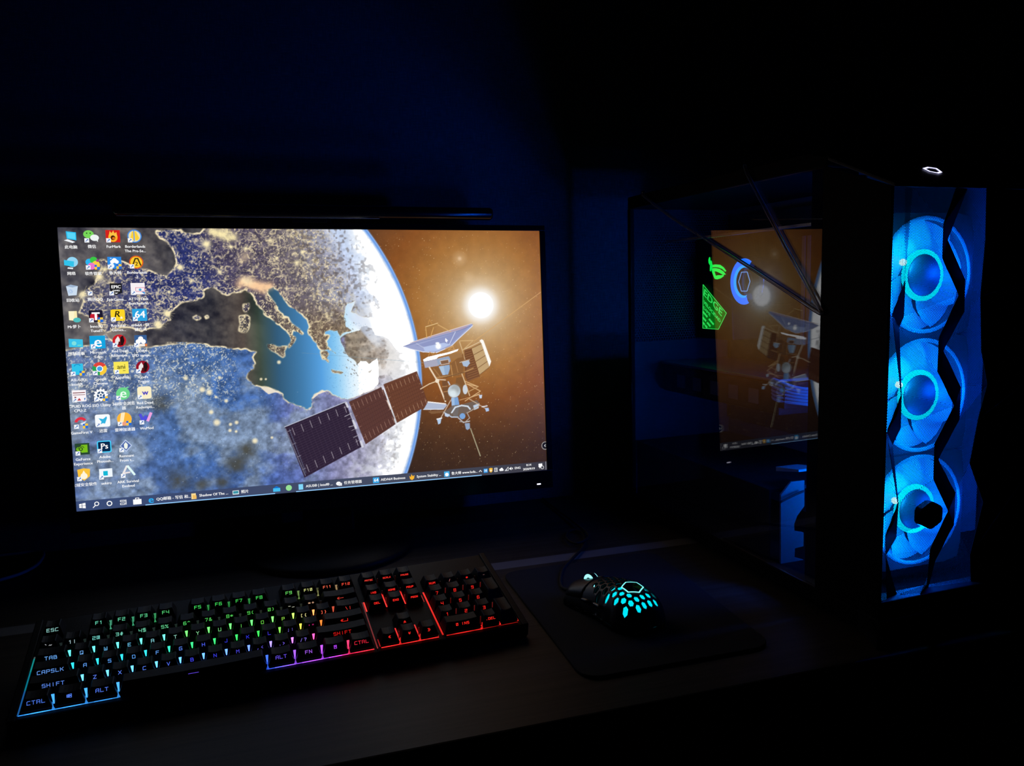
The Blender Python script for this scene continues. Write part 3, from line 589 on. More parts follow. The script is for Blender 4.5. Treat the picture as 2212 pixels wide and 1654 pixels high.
# ------------------------------------------------------------------ icons and task bar on the screen
ICON_MAT = vcol_mat('lit_icon', SCREEN_GAIN)
ICON_MAT.cycles.emission_sampling = 'NONE'
class Flat:
    """flat coloured drawing on the screen, desktop pixels about a centre"""
    def __init__(s, cx, cy): s.cx, s.cy = cx, cy; s.mb = MB(); s.k = 0
    def lift(s): s.k += 1; return 0.00012 + s.k * 0.000012
    def poly(s, pts, rgb):
        l = s.lift(); c = tuple(lin(rgb)); pts = list(pts)
        a = sum(pts[i - 1][0] * pts[i][1] - pts[i][0] * pts[i - 1][1] for i in range(len(pts)))
        if a > 0: pts = pts[::-1]
        s.mb.add([scr(s.cx + x, s.cy + y, l) for x, y in pts], [tuple(range(len(pts)))], c); return s
    def rect(s, x0, y0, x1, y1, rgb, r=0):
        if r <= 0: return s.poly([(x0, y0), (x1, y0), (x1, y1), (x0, y1)], rgb)
        p = []
        for (cx, cy, a0) in ((x1 - r, y0 + r, -90), (x1 - r, y1 - r, 0), (x0 + r, y1 - r, 90), (x0 + r, y0 + r, 180)):
            p += [(cx + r * math.cos(math.radians(a0 + k * 22.5)), cy + r * math.sin(math.radians(a0 + k * 22.5))) for k in range(5)]
        return s.poly(p, rgb)
    def circ(s, x, y, r, rgb, ry=None, a0=0, a1=360, n=28):
        ry = ry or r
        p = [(x + r * math.cos(math.radians(a0 + (a1 - a0) * k / n)), y + ry * math.sin(math.radians(a0 + (a1 - a0) * k / n))) for k in range(n + (a1 - a0 < 360))]
        if a1 - a0 < 360: p.append((x, y))
        return s.poly(p, rgb)
    def ring(s, x, y, r0, r1, rgb, a0=0, a1=360, n=24):
        l = s.lift(); c = tuple(lin(rgb))
        for k in range(n):
            q = []
            for (r, t) in ((r0, k), (r1, k), (r1, k + 1), (r0, k + 1)):
                a = math.radians(a0 + (a1 - a0) * t / n); q.append(scr(s.cx + x + r * math.cos(a), s.cy + y + r * math.sin(a), l))
            s.mb.add(q, [(3, 2, 1, 0)], c)
        return s
    def line(s, pts, w, rgb):
        l = s.lift(); c = tuple(lin(rgb))
        for (a, b) in zip(pts, pts[1:]):
            d = math.hypot(b[0] - a[0], b[1] - a[1]) or 1; nx, ny = -(b[1] - a[1]) / d * w / 2, (b[0] - a[0]) / d * w / 2
            ex, ey = (b[0] - a[0]) / d * w * .3, (b[1] - a[1]) / d * w * .3
            q = [(a[0] + nx - ex, a[1] + ny - ey), (b[0] + nx + ex, b[1] + ny + ey), (b[0] - nx + ex, b[1] - ny + ey), (a[0] - nx - ex, a[1] - ny - ey)]
            s.mb.add([scr(s.cx + x, s.cy + y, l) for x, y in q], [(0, 1, 2, 3)], c)
        return s
    def text(s, txt, x, y, size, rgb=(255, 255, 255), align='CENTER', shear=0.0, bold=0.0):
        l = s.lift(); v, f = text_polys(txt, size, align, shear); c = tuple(lin(rgb))
        for ox in ((0, bold) if bold else (0,)):
            s.mb.add([scr(s.cx + x + ox + a, s.cy + y - b, l) for a, b in v], f, c)
        return s
    def build(s, name, label=None):
        o = s.mb.build(name, ICON_MAT, screen)
        if label: o['label'] = label
        return o
def arrow(F):
    return F.rect(-24, 8, -8, 24, (245, 248, 252)).line([(-20, 20), (-12, 12)], 2.4, (60, 110, 190)).poly([(-17, 11), (-11, 11), (-11, 17)], (60, 110, 190))
def shield(F):
    return F.rect(6, 6, 16, 16, (40, 110, 215)).rect(14, 14, 24, 24, (40, 110, 215)).rect(14, 6, 24, 14, (250, 205, 60)).rect(6, 14, 14, 24, (250, 205, 60))
def caption(F, *lines):
    for k, t in enumerate(lines): F.text(t, 0, 40 + 17 * k, 14.5, (255, 255, 255), bold=0.6)
    return F
W_ = (255, 255, 255)
def ic_pc(F): F.poly([(-14, -20), (20, -16), (20, 14), (-12, 8)], (40, 190, 240)).poly([(-10, -16), (17, -13), (17, 10), (-9, 5)], (90, 215, 250)).poly([(-22, 14), (-10, 10), (16, 20), (6, 24)], (240, 245, 250))
def ic_chat(F): F.circ(-9, -7, 18, (120, 215, 90), 15).circ(-15, -11, 2.4, (30, 70, 30)).circ(-3, -11, 2.4, (30, 70, 30)).circ(11, 6, 15, (238, 244, 244), 12).poly([(14, 14), (22, 12), (22, 22)], (238, 244, 244)); arrow(F)
def ic_flame(F): F.rect(-25, -23, 25, 23, (214, 34, 28)).circ(0, 4, 16, (250, 176, 40), 18).poly([(-14, -2), (-10, -20), (-4, -10), (2, -22), (6, -10), (13, -16), (15, 2)], (250, 196, 70)).circ(0, 6, 8, (70, 30, 10), 9).circ(2, 8, 5, (220, 110, 30)); arrow(F)
def ic_vault(F, ring=(70, 140, 225)): F.circ(0, 0, 25, ring).circ(0, 0, 21, (235, 225, 180)).poly([(-16, 12), (-8, -18), (-3, -18), (-3, 17)], (250, 210, 60)).poly([(0, -19), (6, -18), (17, 8), (10, 16), (2, 16)], (250, 210, 60)).line([(-1.5, -20), (-1.5, 18)], 3, ring); arrow(F)
def ic_net(F): F.circ(6, -4, 19, (150, 215, 245)).poly([(-22, -12), (12, -6), (10, 14), (-22, 8)], (50, 195, 235)).poly([(-10, 16), (8, 18), (6, 23), (-12, 21)], (240, 245, 250))
def ic_petal(F):
    for a, c in ((200, (45, 180, 240)), (290, (60, 200, 70)), (20, (250, 205, 70)), (110, (235, 120, 205))):
        F.circ(12 * math.cos(math.radians(a)), 12 * math.sin(math.radians(a)), 13, c)
    F.circ(17, -10, 5, (160, 60, 140)); arrow(F); shield(F)
def ic_cloud(F): F.rect(-24, -22, 24, 23, (45, 140, 230)).circ(0, -8, 9, W_).circ(-8, -3, 7, W_).circ(8, -3, 7, W_).circ(-10, 12, 9, (235, 245, 255)).line([(-14, -16), (-10, -16)], 3, (200, 230, 255)); arrow(F); shield(F)
def ic_vault2(F): F.circ(0, 0, 25, (225, 90, 30)).circ(0, 0, 21, (250, 205, 50)).line([(-14, 14), (-3, -14), (6, -14), (15, 12)], 5, (70, 50, 20)).text('2', 0, 7, 22, (70, 50, 20), bold=1); arrow(F)
def ic_bin(F): F.poly([(-20, -14), (20, -14), (14, 20), (-14, 22)], (205, 222, 240)).poly([(-20, -14), (-4, -20), (20, -14), (2, -9)], (160, 182, 210)).text('\u2672', -6, 6, 20, (40, 130, 215))
def ic_none(F): arrow(F)
def ic_games(F): F.poly([(-21, -22), (21, -22), (21, 14), (0, 23), (-21, 14)], (30, 30, 34)).text('EPIC', 0, -8, 17, W_, bold=1.2).text('GAMES', 0, 6, 8, W_, bold=.6).poly([(-7, 14), (7, 14), (0, 18)], W_); arrow(F)
def ic_disk(F): F.rect(-25, -22, 25, 22, (246, 240, 244)).line([(-8, -4), (24, -4), (24, 10), (-8, 10), (-8, -4)], 2, (215, 120, 150)).circ(8, 4, 5, (70, 170, 220)).poly([(12, 12), (24, 12), (24, 22)], (60, 150, 220)); arrow(F)
def ic_folder(F): F.poly([(-16, -20), (12, -20), (12, 18), (-16, 14)], (250, 236, 180)).poly([(-16, -20), (4, -20), (0, 14), (-16, 14)], (252, 244, 205)).circ(11, 14, 13, (80, 190, 190), 9)
def ic_T(F): F.rect(-24, -22, 24, 23, (28, 24, 46), 4).circ(-6, 2, 14, (200, 30, 50)).rect(-14, -14, 14, -8, W_).rect(-4, -14, 4, 16, W_); arrow(F); shield(F)
def ic_R(F): F.rect(-25, -22, 25, 22, (252, 214, 40), 7).text('R', -4, -3, 34, (40, 30, 10), shear=.2, bold=1.5).text('\u2605', 12, 11, 15, (255, 250, 225)); arrow(F)
def ic_64(F): F.rect(-26, -23, 26, 24, (45, 165, 225)).text('64', 0, 0, 38, W_, bold=2); arrow(F)
def ic_panel(F): F.poly([(-24, -18), (24, -14), (24, 16), (-24, 14)], (60, 195, 235)).circ(-6, 0, 8, (130, 225, 225)).line([(6, 8), (18, 8)], 3, (130, 230, 190))
def ic_edge(F): F.rect(-27, -24, 27, 25, (20, 165, 225)).text('e', 0, 1, 58, W_, bold=2.5); arrow(F)
def ic_art(F, bg=(205, 30, 40)):
    F.circ(0, 0, 24, bg).poly([(-16, 14), (-14, -4), (-4, -18), (2, -6), (0, 14)], (238, 232, 230)).poly([(2, 18), (4, -14), (14, -20), (18, 0), (12, 18)], (36, 18, 20)).poly([(-6, 16), (-2, 2), (6, 6), (4, 20)], (90, 20, 24)); arrow(F)
def ic_baidu(F): F.rect(-22, -22, 22, 22, (55, 95, 150), 3).circ(0, -8, 9, W_).circ(-9, 3, 9, W_).circ(9, 3, 9, W_).rect(-22, 12, 22, 22, (245, 235, 225)).rect(14, 12, 22, 22, (230, 130, 70)); arrow(F)
def ic_drv(F): F.rect(-19, -22, 19, 20, (50, 195, 235)).ring(0, -8, 10, 13, (30, 140, 200), 200, 330); arrow(F); shield(F)
def ic_chrome(F):
    for a, c in ((-90, (225, 70, 60)), (30, (250, 205, 60)), (150, (40, 165, 90))): F.circ(0, 0, 25, c, a0=a - 60, a1=a + 60)
    F.circ(0, 0, 12, W_).circ(0, 0, 9, (70, 165, 235)); arrow(F)
def ic_ani(F): F.rect(-26, -23, 26, 24, (250, 232, 90)).text('ani', 0, -3, 26, (90, 84, 30), bold=1).line([(6, 12), (14, 12)], 2, (90, 84, 30)); arrow(F)
def ic_cpu(F): F.rect(-24, -22, 24, 22, (250, 244, 248)).line([(-20, -12), (20, -12)], 3, (120, 30, 40)).line([(-20, -4), (20, -4)], 2, (120, 30, 40)).poly([(-16, 2), (-8, 5), (-16, 9)], (120, 30, 40)).poly([(-8, 18), (0, 8), (6, 18)], (190, 60, 70)).poly([(16, 10), (22, 8), (18, 20)], (50, 120, 200)); arrow(F)
def ic_gear(F):
    for k in range(12):
        a = math.radians(k * 30); F.circ(21 * math.cos(a), 21 * math.sin(a), 4, W_, n=8)
    F.circ(0, 0, 20, W_).circ(0, 0, 14, (50, 80, 120)).ring(0, 0, 4, 7, W_)
    for k in range(5):
        a = math.radians(k * 72 - 90); F.line([(4 * math.cos(a), 4 * math.sin(a)), (14 * math.cos(a), 14 * math.sin(a))], 3, W_)
    arrow(F); shield(F)
def ic_e360(F): F.circ(0, 0, 24, (110, 215, 140)).text('e', 0, 0, 52, (235, 255, 240), bold=2).line([(10, -20), (20, -24)], 4, (120, 220, 150)); arrow(F)
def ic_cream(F): F.rect(-25, -24, 25, 24, (252, 240, 200), 9).text('w', 2, 0, 30, (90, 80, 190), bold=2); arrow(F)
def ic_swirl(F): F.ring(0, 2, 12, 22, (225, 50, 70), 190, 330).poly([(-4, 6), (20, -4), (8, 10), (18, 16)], (235, 245, 255)); arrow(F); shield(F)
def ic_bird(F): F.rect(-26, -24, 26, 24, (248, 252, 255), 7).poly([(-14, -10), (2, -6), (14, -16), (16, -10), (8, 12), (0, 10), (-8, 14), (-4, 4)], (50, 180, 225)); arrow(F)
def ic_ball(F): F.circ(0, -2, 26, (252, 185, 60)).poly([(-10, -26), (4, -28), (-6, 22), (-18, 16)], (255, 235, 190)).circ(0, 16, 12, (240, 160, 130), 7); arrow(F); shield(F)
def ic_wave(F): F.line([(-20, -14), (-12, 10), (-2, -6), (6, 10)], 10, (80, 80, 220)).line([(6, 10), (18, -18)], 10, (240, 165, 225)); arrow(F)
def ic_nv(F): F.rect(-25, -22, 25, 22, (40, 70, 50)).rect(-4, -16, 18, 14, (120, 190, 30)).circ(-6, 0, 15, (120, 190, 30), 10).ring(-5, 0, 4, 7, (30, 55, 30)).ring(-4, 0, 10, 12, (30, 55, 30), 180, 340); arrow(F)
def ic_ps(F): F.rect(-25, -23, 25, 23, (70, 205, 250), 6).rect(-21, -19, 21, 19, (10, 40, 75), 4).text('Ps', 0, -1, 30, W_, bold=1.5); arrow(F)
def ic_diamond(F): F.poly([(0, -24), (22, 0), (0, 24), (-22, 0)], (190, 205, 235)).poly([(0, -19), (18, 0), (0, 19), (-18, 0)], (80, 105, 170)).poly([(0, -14), (7, -4), (5, 9), (0, 14), (-6, 8), (-7, -5)], (240, 245, 235)); arrow(F)
def ic_shield(F): F.poly([(-22, -20), (0, -24), (22, -20), (20, 8), (0, 24), (-20, 8)], (250, 195, 60)).circ(0, 6, 12, (255, 245, 220)).poly([(-9, 2), (0, -16), (9, 2)], (255, 245, 220)); arrow(F)
def ic_window(F): F.rect(-23, -17, 23, 16, (240, 248, 255)).rect(-9, -8, 7, 10, (20, 185, 215)); arrow(F)
def ic_ark(F): F.line([(-20, 16), (-2, -20), (4, -20)], 7, (240, 235, 235)).line([(2, -20), (24, 14)], 8, (225, 250, 248)).line([(-12, 6), (8, 4)], 6, (235, 225, 225)); arrow(F)
ICONS = [
 ([(40.9,34)], ic_pc, ('此电脑',), 'computer icon'), ([(112.3,32)], ic_chat, ('微信',), 'green and white chat bubble icon'), ([(186.9,31.7)], ic_flame, ('FurMark',), 'red flame icon'), ([(262.3,31.3)], ic_vault, ('Borderlands', 'The Pre-Se...'), 'blue ringed yellow emblem icon'),
 ([(36.3,133.2)], ic_net, ('网络',), 'network icon'), ([(111.1,134.2)], ic_petal, ('软件管家',), 'four petal icon'), ([(186.6,132.4)], ic_cloud, ('鲁大师',), 'blue cloud icon'), ([(263.1,131.1)], ic_vault2, ('Borderlands', '2'), 'orange ringed yellow emblem icon'),
 ([(35.4,234.3)], ic_bin, ('回收站',), 'recycle bin icon'), ([(111.9,232.3)], ic_none, ('腾讯QQ',), None), ([(186,233.4)], ic_games, ('EpicGame...',), 'black badge icon'), ([(262.7,233)], ic_disk, ('ATTO Disk', 'Benchmarks'), 'white disk test icon'),
 ([(34.2,334.3)], ic_folder, ('Mr萝卜',), 'cream folder icon'), ([(110.2,334.6)], ic_T, ('Inno3D', 'TuneIT'), 'dark icon with a white T'), ([(186.6,333.3)], ic_R, ('Rockstar', 'Games...'), 'yellow icon with an R and a star'), ([(263.5,333.6)], ic_64, ('aida64 - 快', '捷方式'), 'blue 64 icon'),
 ([(35.8,436.3)], ic_panel, ('控制面板',), 'cyan panel icon'), ([(110.1,434.1)], ic_edge, ('Microsoft', 'Edge'), 'blue e icon'), ([(186.2,431.9)], ic_art, ('Red Dead', 'Redempti...'), 'red poster icon'), ([(261.6,434.5)], ic_baidu, ('DDR4', 'SPD samp...'), 'blue icon with white lobes'),
 ([(35.6,536.1)], ic_drv, ('ASUS(R)', 'Intel(R...'), 'cyan driver icon'), ([(111.5,536.6)], ic_chrome, ('Google', 'Chrome'), 'red yellow green wheel icon'), ([(186.6,535.6)], ic_ani, ('AniVPN',), 'yellow ani icon'), ([(263,536.4)], lambda F: ic_art(F, (150, 20, 40)), ("God's", 'Trigger'), 'dark red poster icon'),
 ([(35.1,636.9)], ic_cpu, ('CPUID ROG', 'CPU-Z'), 'white and red icon'), ([(109.8,637.4)], ic_gear, ('SSD Utility',), 'white gear icon'), ([(187.1,636.4)], ic_e360, ('360安全浏览', '器'), 'pale green e icon'), ([(263.1,636.9)], ic_cream, ('Red Dead', 'Redempti...'), 'cream w icon'),
 ([(34.9,738.5)], ic_swirl, ('GameFirst V',), 'red swirl icon'), ([(110,736.8)], ic_bird, ('迅雷',), 'white icon with a blue bird'), ([(186.3,737.3)], ic_ball, ('雷神加速器',), 'orange ball icon'), ([(263.6,736.7)], ic_wave, ('WeMod',), 'violet and pink wave icon'),
 ([(33.7,841.1)], ic_nv, ('GeForce', 'Experience'), 'green eye icon'), ([(109.7,837.6)], ic_ps, ('Adobe', 'Photosh...'), 'blue framed Ps icon'), ([(185.8,839.6)], ic_diamond, ('Remnant', 'From t...'), 'pale diamond icon'),
 ([(33.4,939.8)], ic_shield, ('火绒安全软件',), 'orange shield icon'), ([(109.3,940.4)], ic_window, ('sekiro',), 'white and cyan window icon'), ([(185.7,940.5)], ic_ark, ('ARK Survival', 'Evolved'), 'white A emblem icon')]
for (c,), fn, cap, lab in ICONS:
    F = Flat(*c); fn(F); caption(F, *cap); F.build('desktop_icon', lab)
# task bar items
def tb_item(name, pts, draw, label=None):
    F = Flat(pts[0][0], 1060); draw(F); F.build(name, label)
LB = (150, 205, 255)
tb_item('start_button', [(19.9,1059.7)], lambda F: F.poly([(-10, -7), (-1, -8.5), (-1, -.6), (-10, -.6)], W_).poly([(1, -9), (12, -10.5), (12, -.6), (1, -.6)], W_).poly([(-10, .8), (-1, .8), (-1, 8.5), (-10, 7)], W_).poly([(1, .8), (12, .8), (12, 10.5), (1, 9)], W_), 'white four pane start button')
tb_item('task_icon', [(67.7,1059.9)], lambda F: F.ring(3, -3, 5.5, 8.5, W_).line([(-3, 4), (-10, 11)], 3, W_), 'search glass')
tb_item('task_icon', [(115.1,1060.9)], lambda F: F.ring(0, 0, 6.5, 10, W_), 'white ring')
tb_item('task_icon', [(162.6,1060)], lambda F: F.line([(-9, -8), (7, -8), (7, -3), (-9, -3), (-9, -8)], 2, W_).line([(-9, 9), (7, 9), (7, 3), (-9, 3), (-9, 9)], 2, W_).line([(11, -9), (11, 9)], 2.4, W_), 'task view')
tb_item('task_icon', [(213.7,1061.3)], lambda F: F.rect(-15, -7, 15, 13, W_).line([(-6, -7), (-6, -12), (6, -12), (6, -7)], 2.4, W_), 'white shop bag')
def tb_app(pts, wid, draw, txt, label, bar=True):
    F = Flat(pts[0][0], 1060); draw(F)
    if txt: F.text(txt, 20, 0, 15, W_, 'LEFT', bold=.6)
    if bar: F.rect(-20, 16.5, wid, 20, LB)
    F.build('task_button', label)
tb_app([(261.8,1059.6)], 148, lambda F: F.text('e', 0, 0, 40, (40, 170, 240), bold=3), 'QQ邮箱 - 写信 和...', 'blue e task button')
tb_app([(419.7,1059.3)], 152, lambda F: F.poly([(-9, -11), (8, -11), (8, 12), (-9, 12)], (250, 220, 150)).poly([(-4, -5), (10, -2), (10, 12), (-4, 10)], (240, 190, 100)), 'Shadow Of The ...', 'folder task button')
tb_app([(578.4,1057.8)], 152, lambda F: F.rect(-12, -8, 12, 8, (235, 245, 245)).rect(-10, -6, 10, 5, (60, 150, 170)), '照片', 'photo task button')
tb_app([(737.4,1059.1)], 0, lambda F: F.poly([(-14, -3), (0, -12), (14, -3)], (20, 110, 200)).rect(-14, -3, 14, 11, (70, 190, 240)), None, 'blue envelope', False)
tb_app([(785.8,1057.8)], 0, lambda F: F.circ(0, 0, 12, (150, 225, 150)), None, 'pale green ball', False)
tb_app([(833.8,1056.3)], 156, lambda F: F.poly([(-9, -11), (9, -11), (9, 12), (-9, 12)], (130, 215, 250)), 'ASUS\u00ae | Intel\u00ae ...', 'pale blue page task button')
tb_app([(989.4,1056.7)], 156, lambda F: F.circ(-2, 0, 10, W_, 8).rect(-2, -2, 12, 10, (235, 235, 240)), '任务管理器', 'white gauge task button')
tb_app([(1144.7,1056.2)], 158, lambda F: F.rect(-13, -12, 13, 12, (60, 170, 235)).text('64', 0, 0, 19, W_, bold=1), 'AIDA64 Business', 'blue 64 task button')
tb_app([(1299.4,1057.2)], 156, lambda F: F.poly([(-11, -6), (-5, -1), (-2, -13), (4, -3), (11, -8), (9, 6), (0, 13), (-9, 7)], (250, 185, 50)), 'System Stability ...', 'orange flame task button')
tb_app([(1453.6,1056.3)], 158, lambda F: F.rect(-12, -12, 12, 12, (70, 175, 235)).circ(0, 2, 8, W_), '鲁大师 www.luda...', 'blue and white task button')
def tray(F):
    tx = [p[0] for p in [(1606,1053.9),(1630.5,1053.5),(1654.7,1053.5),(1677.9,1054),(1702.8,1054),(1727.8,1053.1),(1748.7,1052.8),(1779.6,1053.4),(1833,1051.7),(1890,1052.4),(1919.6,1052.7)]]
    tx = [v - tx[0] for v in tx]
    F.line([(-6, 3), (0, -4), (6, 3)], 2.4, W_); x = tx[1]
    F.rect(x - 9, -9, x + 9, 9, (60, 160, 235)).text('H', x, 0, 15, W_, bold=1); x = tx[2]
    F.poly([(x - 8, -9), (x, -11), (x + 8, -9), (x + 7, 4), (x, 11), (x - 7, 4)], (250, 190, 60)).circ(x, 1, 4, (255, 240, 210)); x = tx[3]
    F.line([(x - 6, -8), (x + 6, -8), (x + 6, 8), (x - 6, 8), (x - 6, -8)], 2, W_).line([(x - 2, -3), (x + 3, -3)], 2, W_).line([(x - 2, 2), (x + 3, 2)], 2, W_); x = tx[4]
    F.circ(x - 4, 2, 5, W_).circ(x + 2, -1, 6, W_).circ(x + 7, 3, 4, W_).rect(x - 6, 2, x + 8, 7, W_); x = tx[5]
    F.line([(x - 8, 8), (x + 8, 8), (x + 8, -8), (x - 8, 8)], 1.6, W_).poly([(x - 8, 8), (x + 2, 8), (x + 2, -2)], (200, 205, 215)); x = tx[6]
    F.poly([(x - 8, -3), (x - 4, -3), (x + 1, -8), (x + 1, 8), (x - 4, 3), (x - 8, 3)], W_).line([(x + 4, -3), (x + 8, 3)], 2, W_).line([(x + 8, -3), (x + 4, 3)], 2, W_)
    F.text('ENG', tx[7], 0, 14, W_, bold=.6)
    F.text('0:14', tx[8], -9, 14, W_, bold=.6); F.text('2020/9/19', tx[8], 9, 14, W_, bold=.6); x = tx[9]
    F.rect(x - 10, -11, x + 8, 5, W_).poly([(x - 6, 5), (x + 2, 5), (x - 6, 11)], W_).circ(x + 8, 7, 7, (70, 70, 80)).ring(x + 8, 7, 6, 7.5, W_)
    F.line([(min(tx[10], 1915 - F.cx), -18), (min(tx[10], 1915 - F.cx), 18)], 2, (170, 170, 180))
tb_item('tray', [(1606,1053.9)], tray, 'row of small white tray symbols, the time and the date')

# ------------------------------------------------------------------ light bar clipped on top of the monitor
bar = tag(empty('monitor_light_bar', (0.06, 1.06, 0)), 'unlit slim black light bar lying along the top of the monitor', 'light bar')
x0, x1 = [(194.8,-73.6)][0][0], [(1696.9,-76.6)][0][0]
prof = [(0.016 * math.cos(a) * 0.55, 0.0085 * math.sin(a)) for a in [k * math.pi / 8 for k in range(16)]]
mb = MB(); n = len(prof); vs = []
for xx in (x0, x0 + 10, x1 - 10, x1):
    s_ = 0.8 if xx in (x0, x1) else 1.0
    for (a, b) in prof: vs.append(scr(xx, -70 - b * s_ / SH * 1080, 0.004 + a * s_))
fs = [tuple(range(n))[::-1], tuple(range(3 * n, 4 * n))]
for i in range(3):
    fs += [(i * n + k, i * n + (k + 1) % n, (i + 1) * n + (k + 1) % n, (i + 1) * n + k) for k in range(n)]
mb.add(vs, fs).build('tube', GLOSS, bar, smooth=True)
def sbox(name, x0, x1, y0, y1, l0, l1, m_): return scr_box(name, x0, x1, y0, y1, l0, l1, m_, 0.001, bar)
sbox('lens_edge', x0 + 12, x0 + 1010, -44, -41.5, 0.008, 0.0095, mat('clear_grey_plastic', (0.35, 0.36, 0.38), 0.3))  # pale strip put in for the highlight along the bar's edge
sbox('clip', 830, 1010, -82, -25.5, -0.034, -0.004, BLACK)
sbox('clip_hook', 850, 990, -60, -26, -0.006, 0.004, BLACK)
# ------------------------------------------------------------------ keyboard
U = 0.01905
KO = Vector((-0.21169, 0.68471, 0.024)); KYAW, KTILT, KSC = 0.06867, 0.1714, 0.0359
kb = tag(empty('keyboard', KO), 'full-size black mechanical keyboard with rainbow backlit keys', 'keyboard')
kb.rotation_euler = Matrix.Rotation(KYAW, 3, 'Z').to_4x4().to_3x3().__matmul__(Matrix.Rotation(KTILT, 3, 'X')).to_euler()
# local frame: the legends of the front row lie on y = 0, z = 0
LEG_Y, LEG_Z = 0.0062, 0.0060        # legend to key centre / to key base
def kz(y): return KSC * y            # rows rise towards the back
Y0K, Y1K = -0.0095, 5.25 * U + LEG_Y + 0.0215
PLATE = -0.0085
def key_mesh(w, cache={}):
    if w in cache: return cache[w]
    hw = w * U / 2 - 0.0005; tw = hw - 0.0031; H = 0.0092
    n = 5; v = []; f = []
    def loop(hx, y0, y1, z, dish):
        pts = []
        xs = [-hx + 2 * hx * k / n for k in range(n + 1)]
        for x in xs: pts.append((x, y0, z - dish * (1 - (x / hx) ** 2)))
        for x in xs[::-1]: pts.append((x, y1, z - dish * (1 - (x / hx) ** 2)))
        return pts
    loops = [loop(hw, -0.0091, 0.0091, 0.0, 0), loop(hw - 0.0002, -0.0090, 0.0090, 0.0008, 0), loop(tw, -0.0047, 0.0066, H - 0.0006, 0.0006), loop(tw - 0.0006, -0.0041, 0.0060, H, 0.0010)]
    m_ = 2 * (n + 1)
    for lp in loops: v += lp
    for i in range(3):
        f += [(i * m_ + k, i * m_ + (k + 1) % m_, (i + 1) * m_ + (k + 1) % m_, (i + 1) * m_ + k) for k in range(m_)]
    for k in range(n):
        f.append((3 * m_ + k, 3 * m_ + k + 1, 4 * m_ - 2 - k, 4 * m_ - 1 - k))
    f.append(tuple(range(m_))[::-1])
    me = bpy.data.meshes.new('keycap'); me.from_pydata(v, [], f); me.materials.append(KEYM); cache[w] = me
    return me
KEYM = mat('keycap_black_abs', (0.005, 0.005, 0.006), 0.5, spec=0.22, bump=(1500, 0.1))
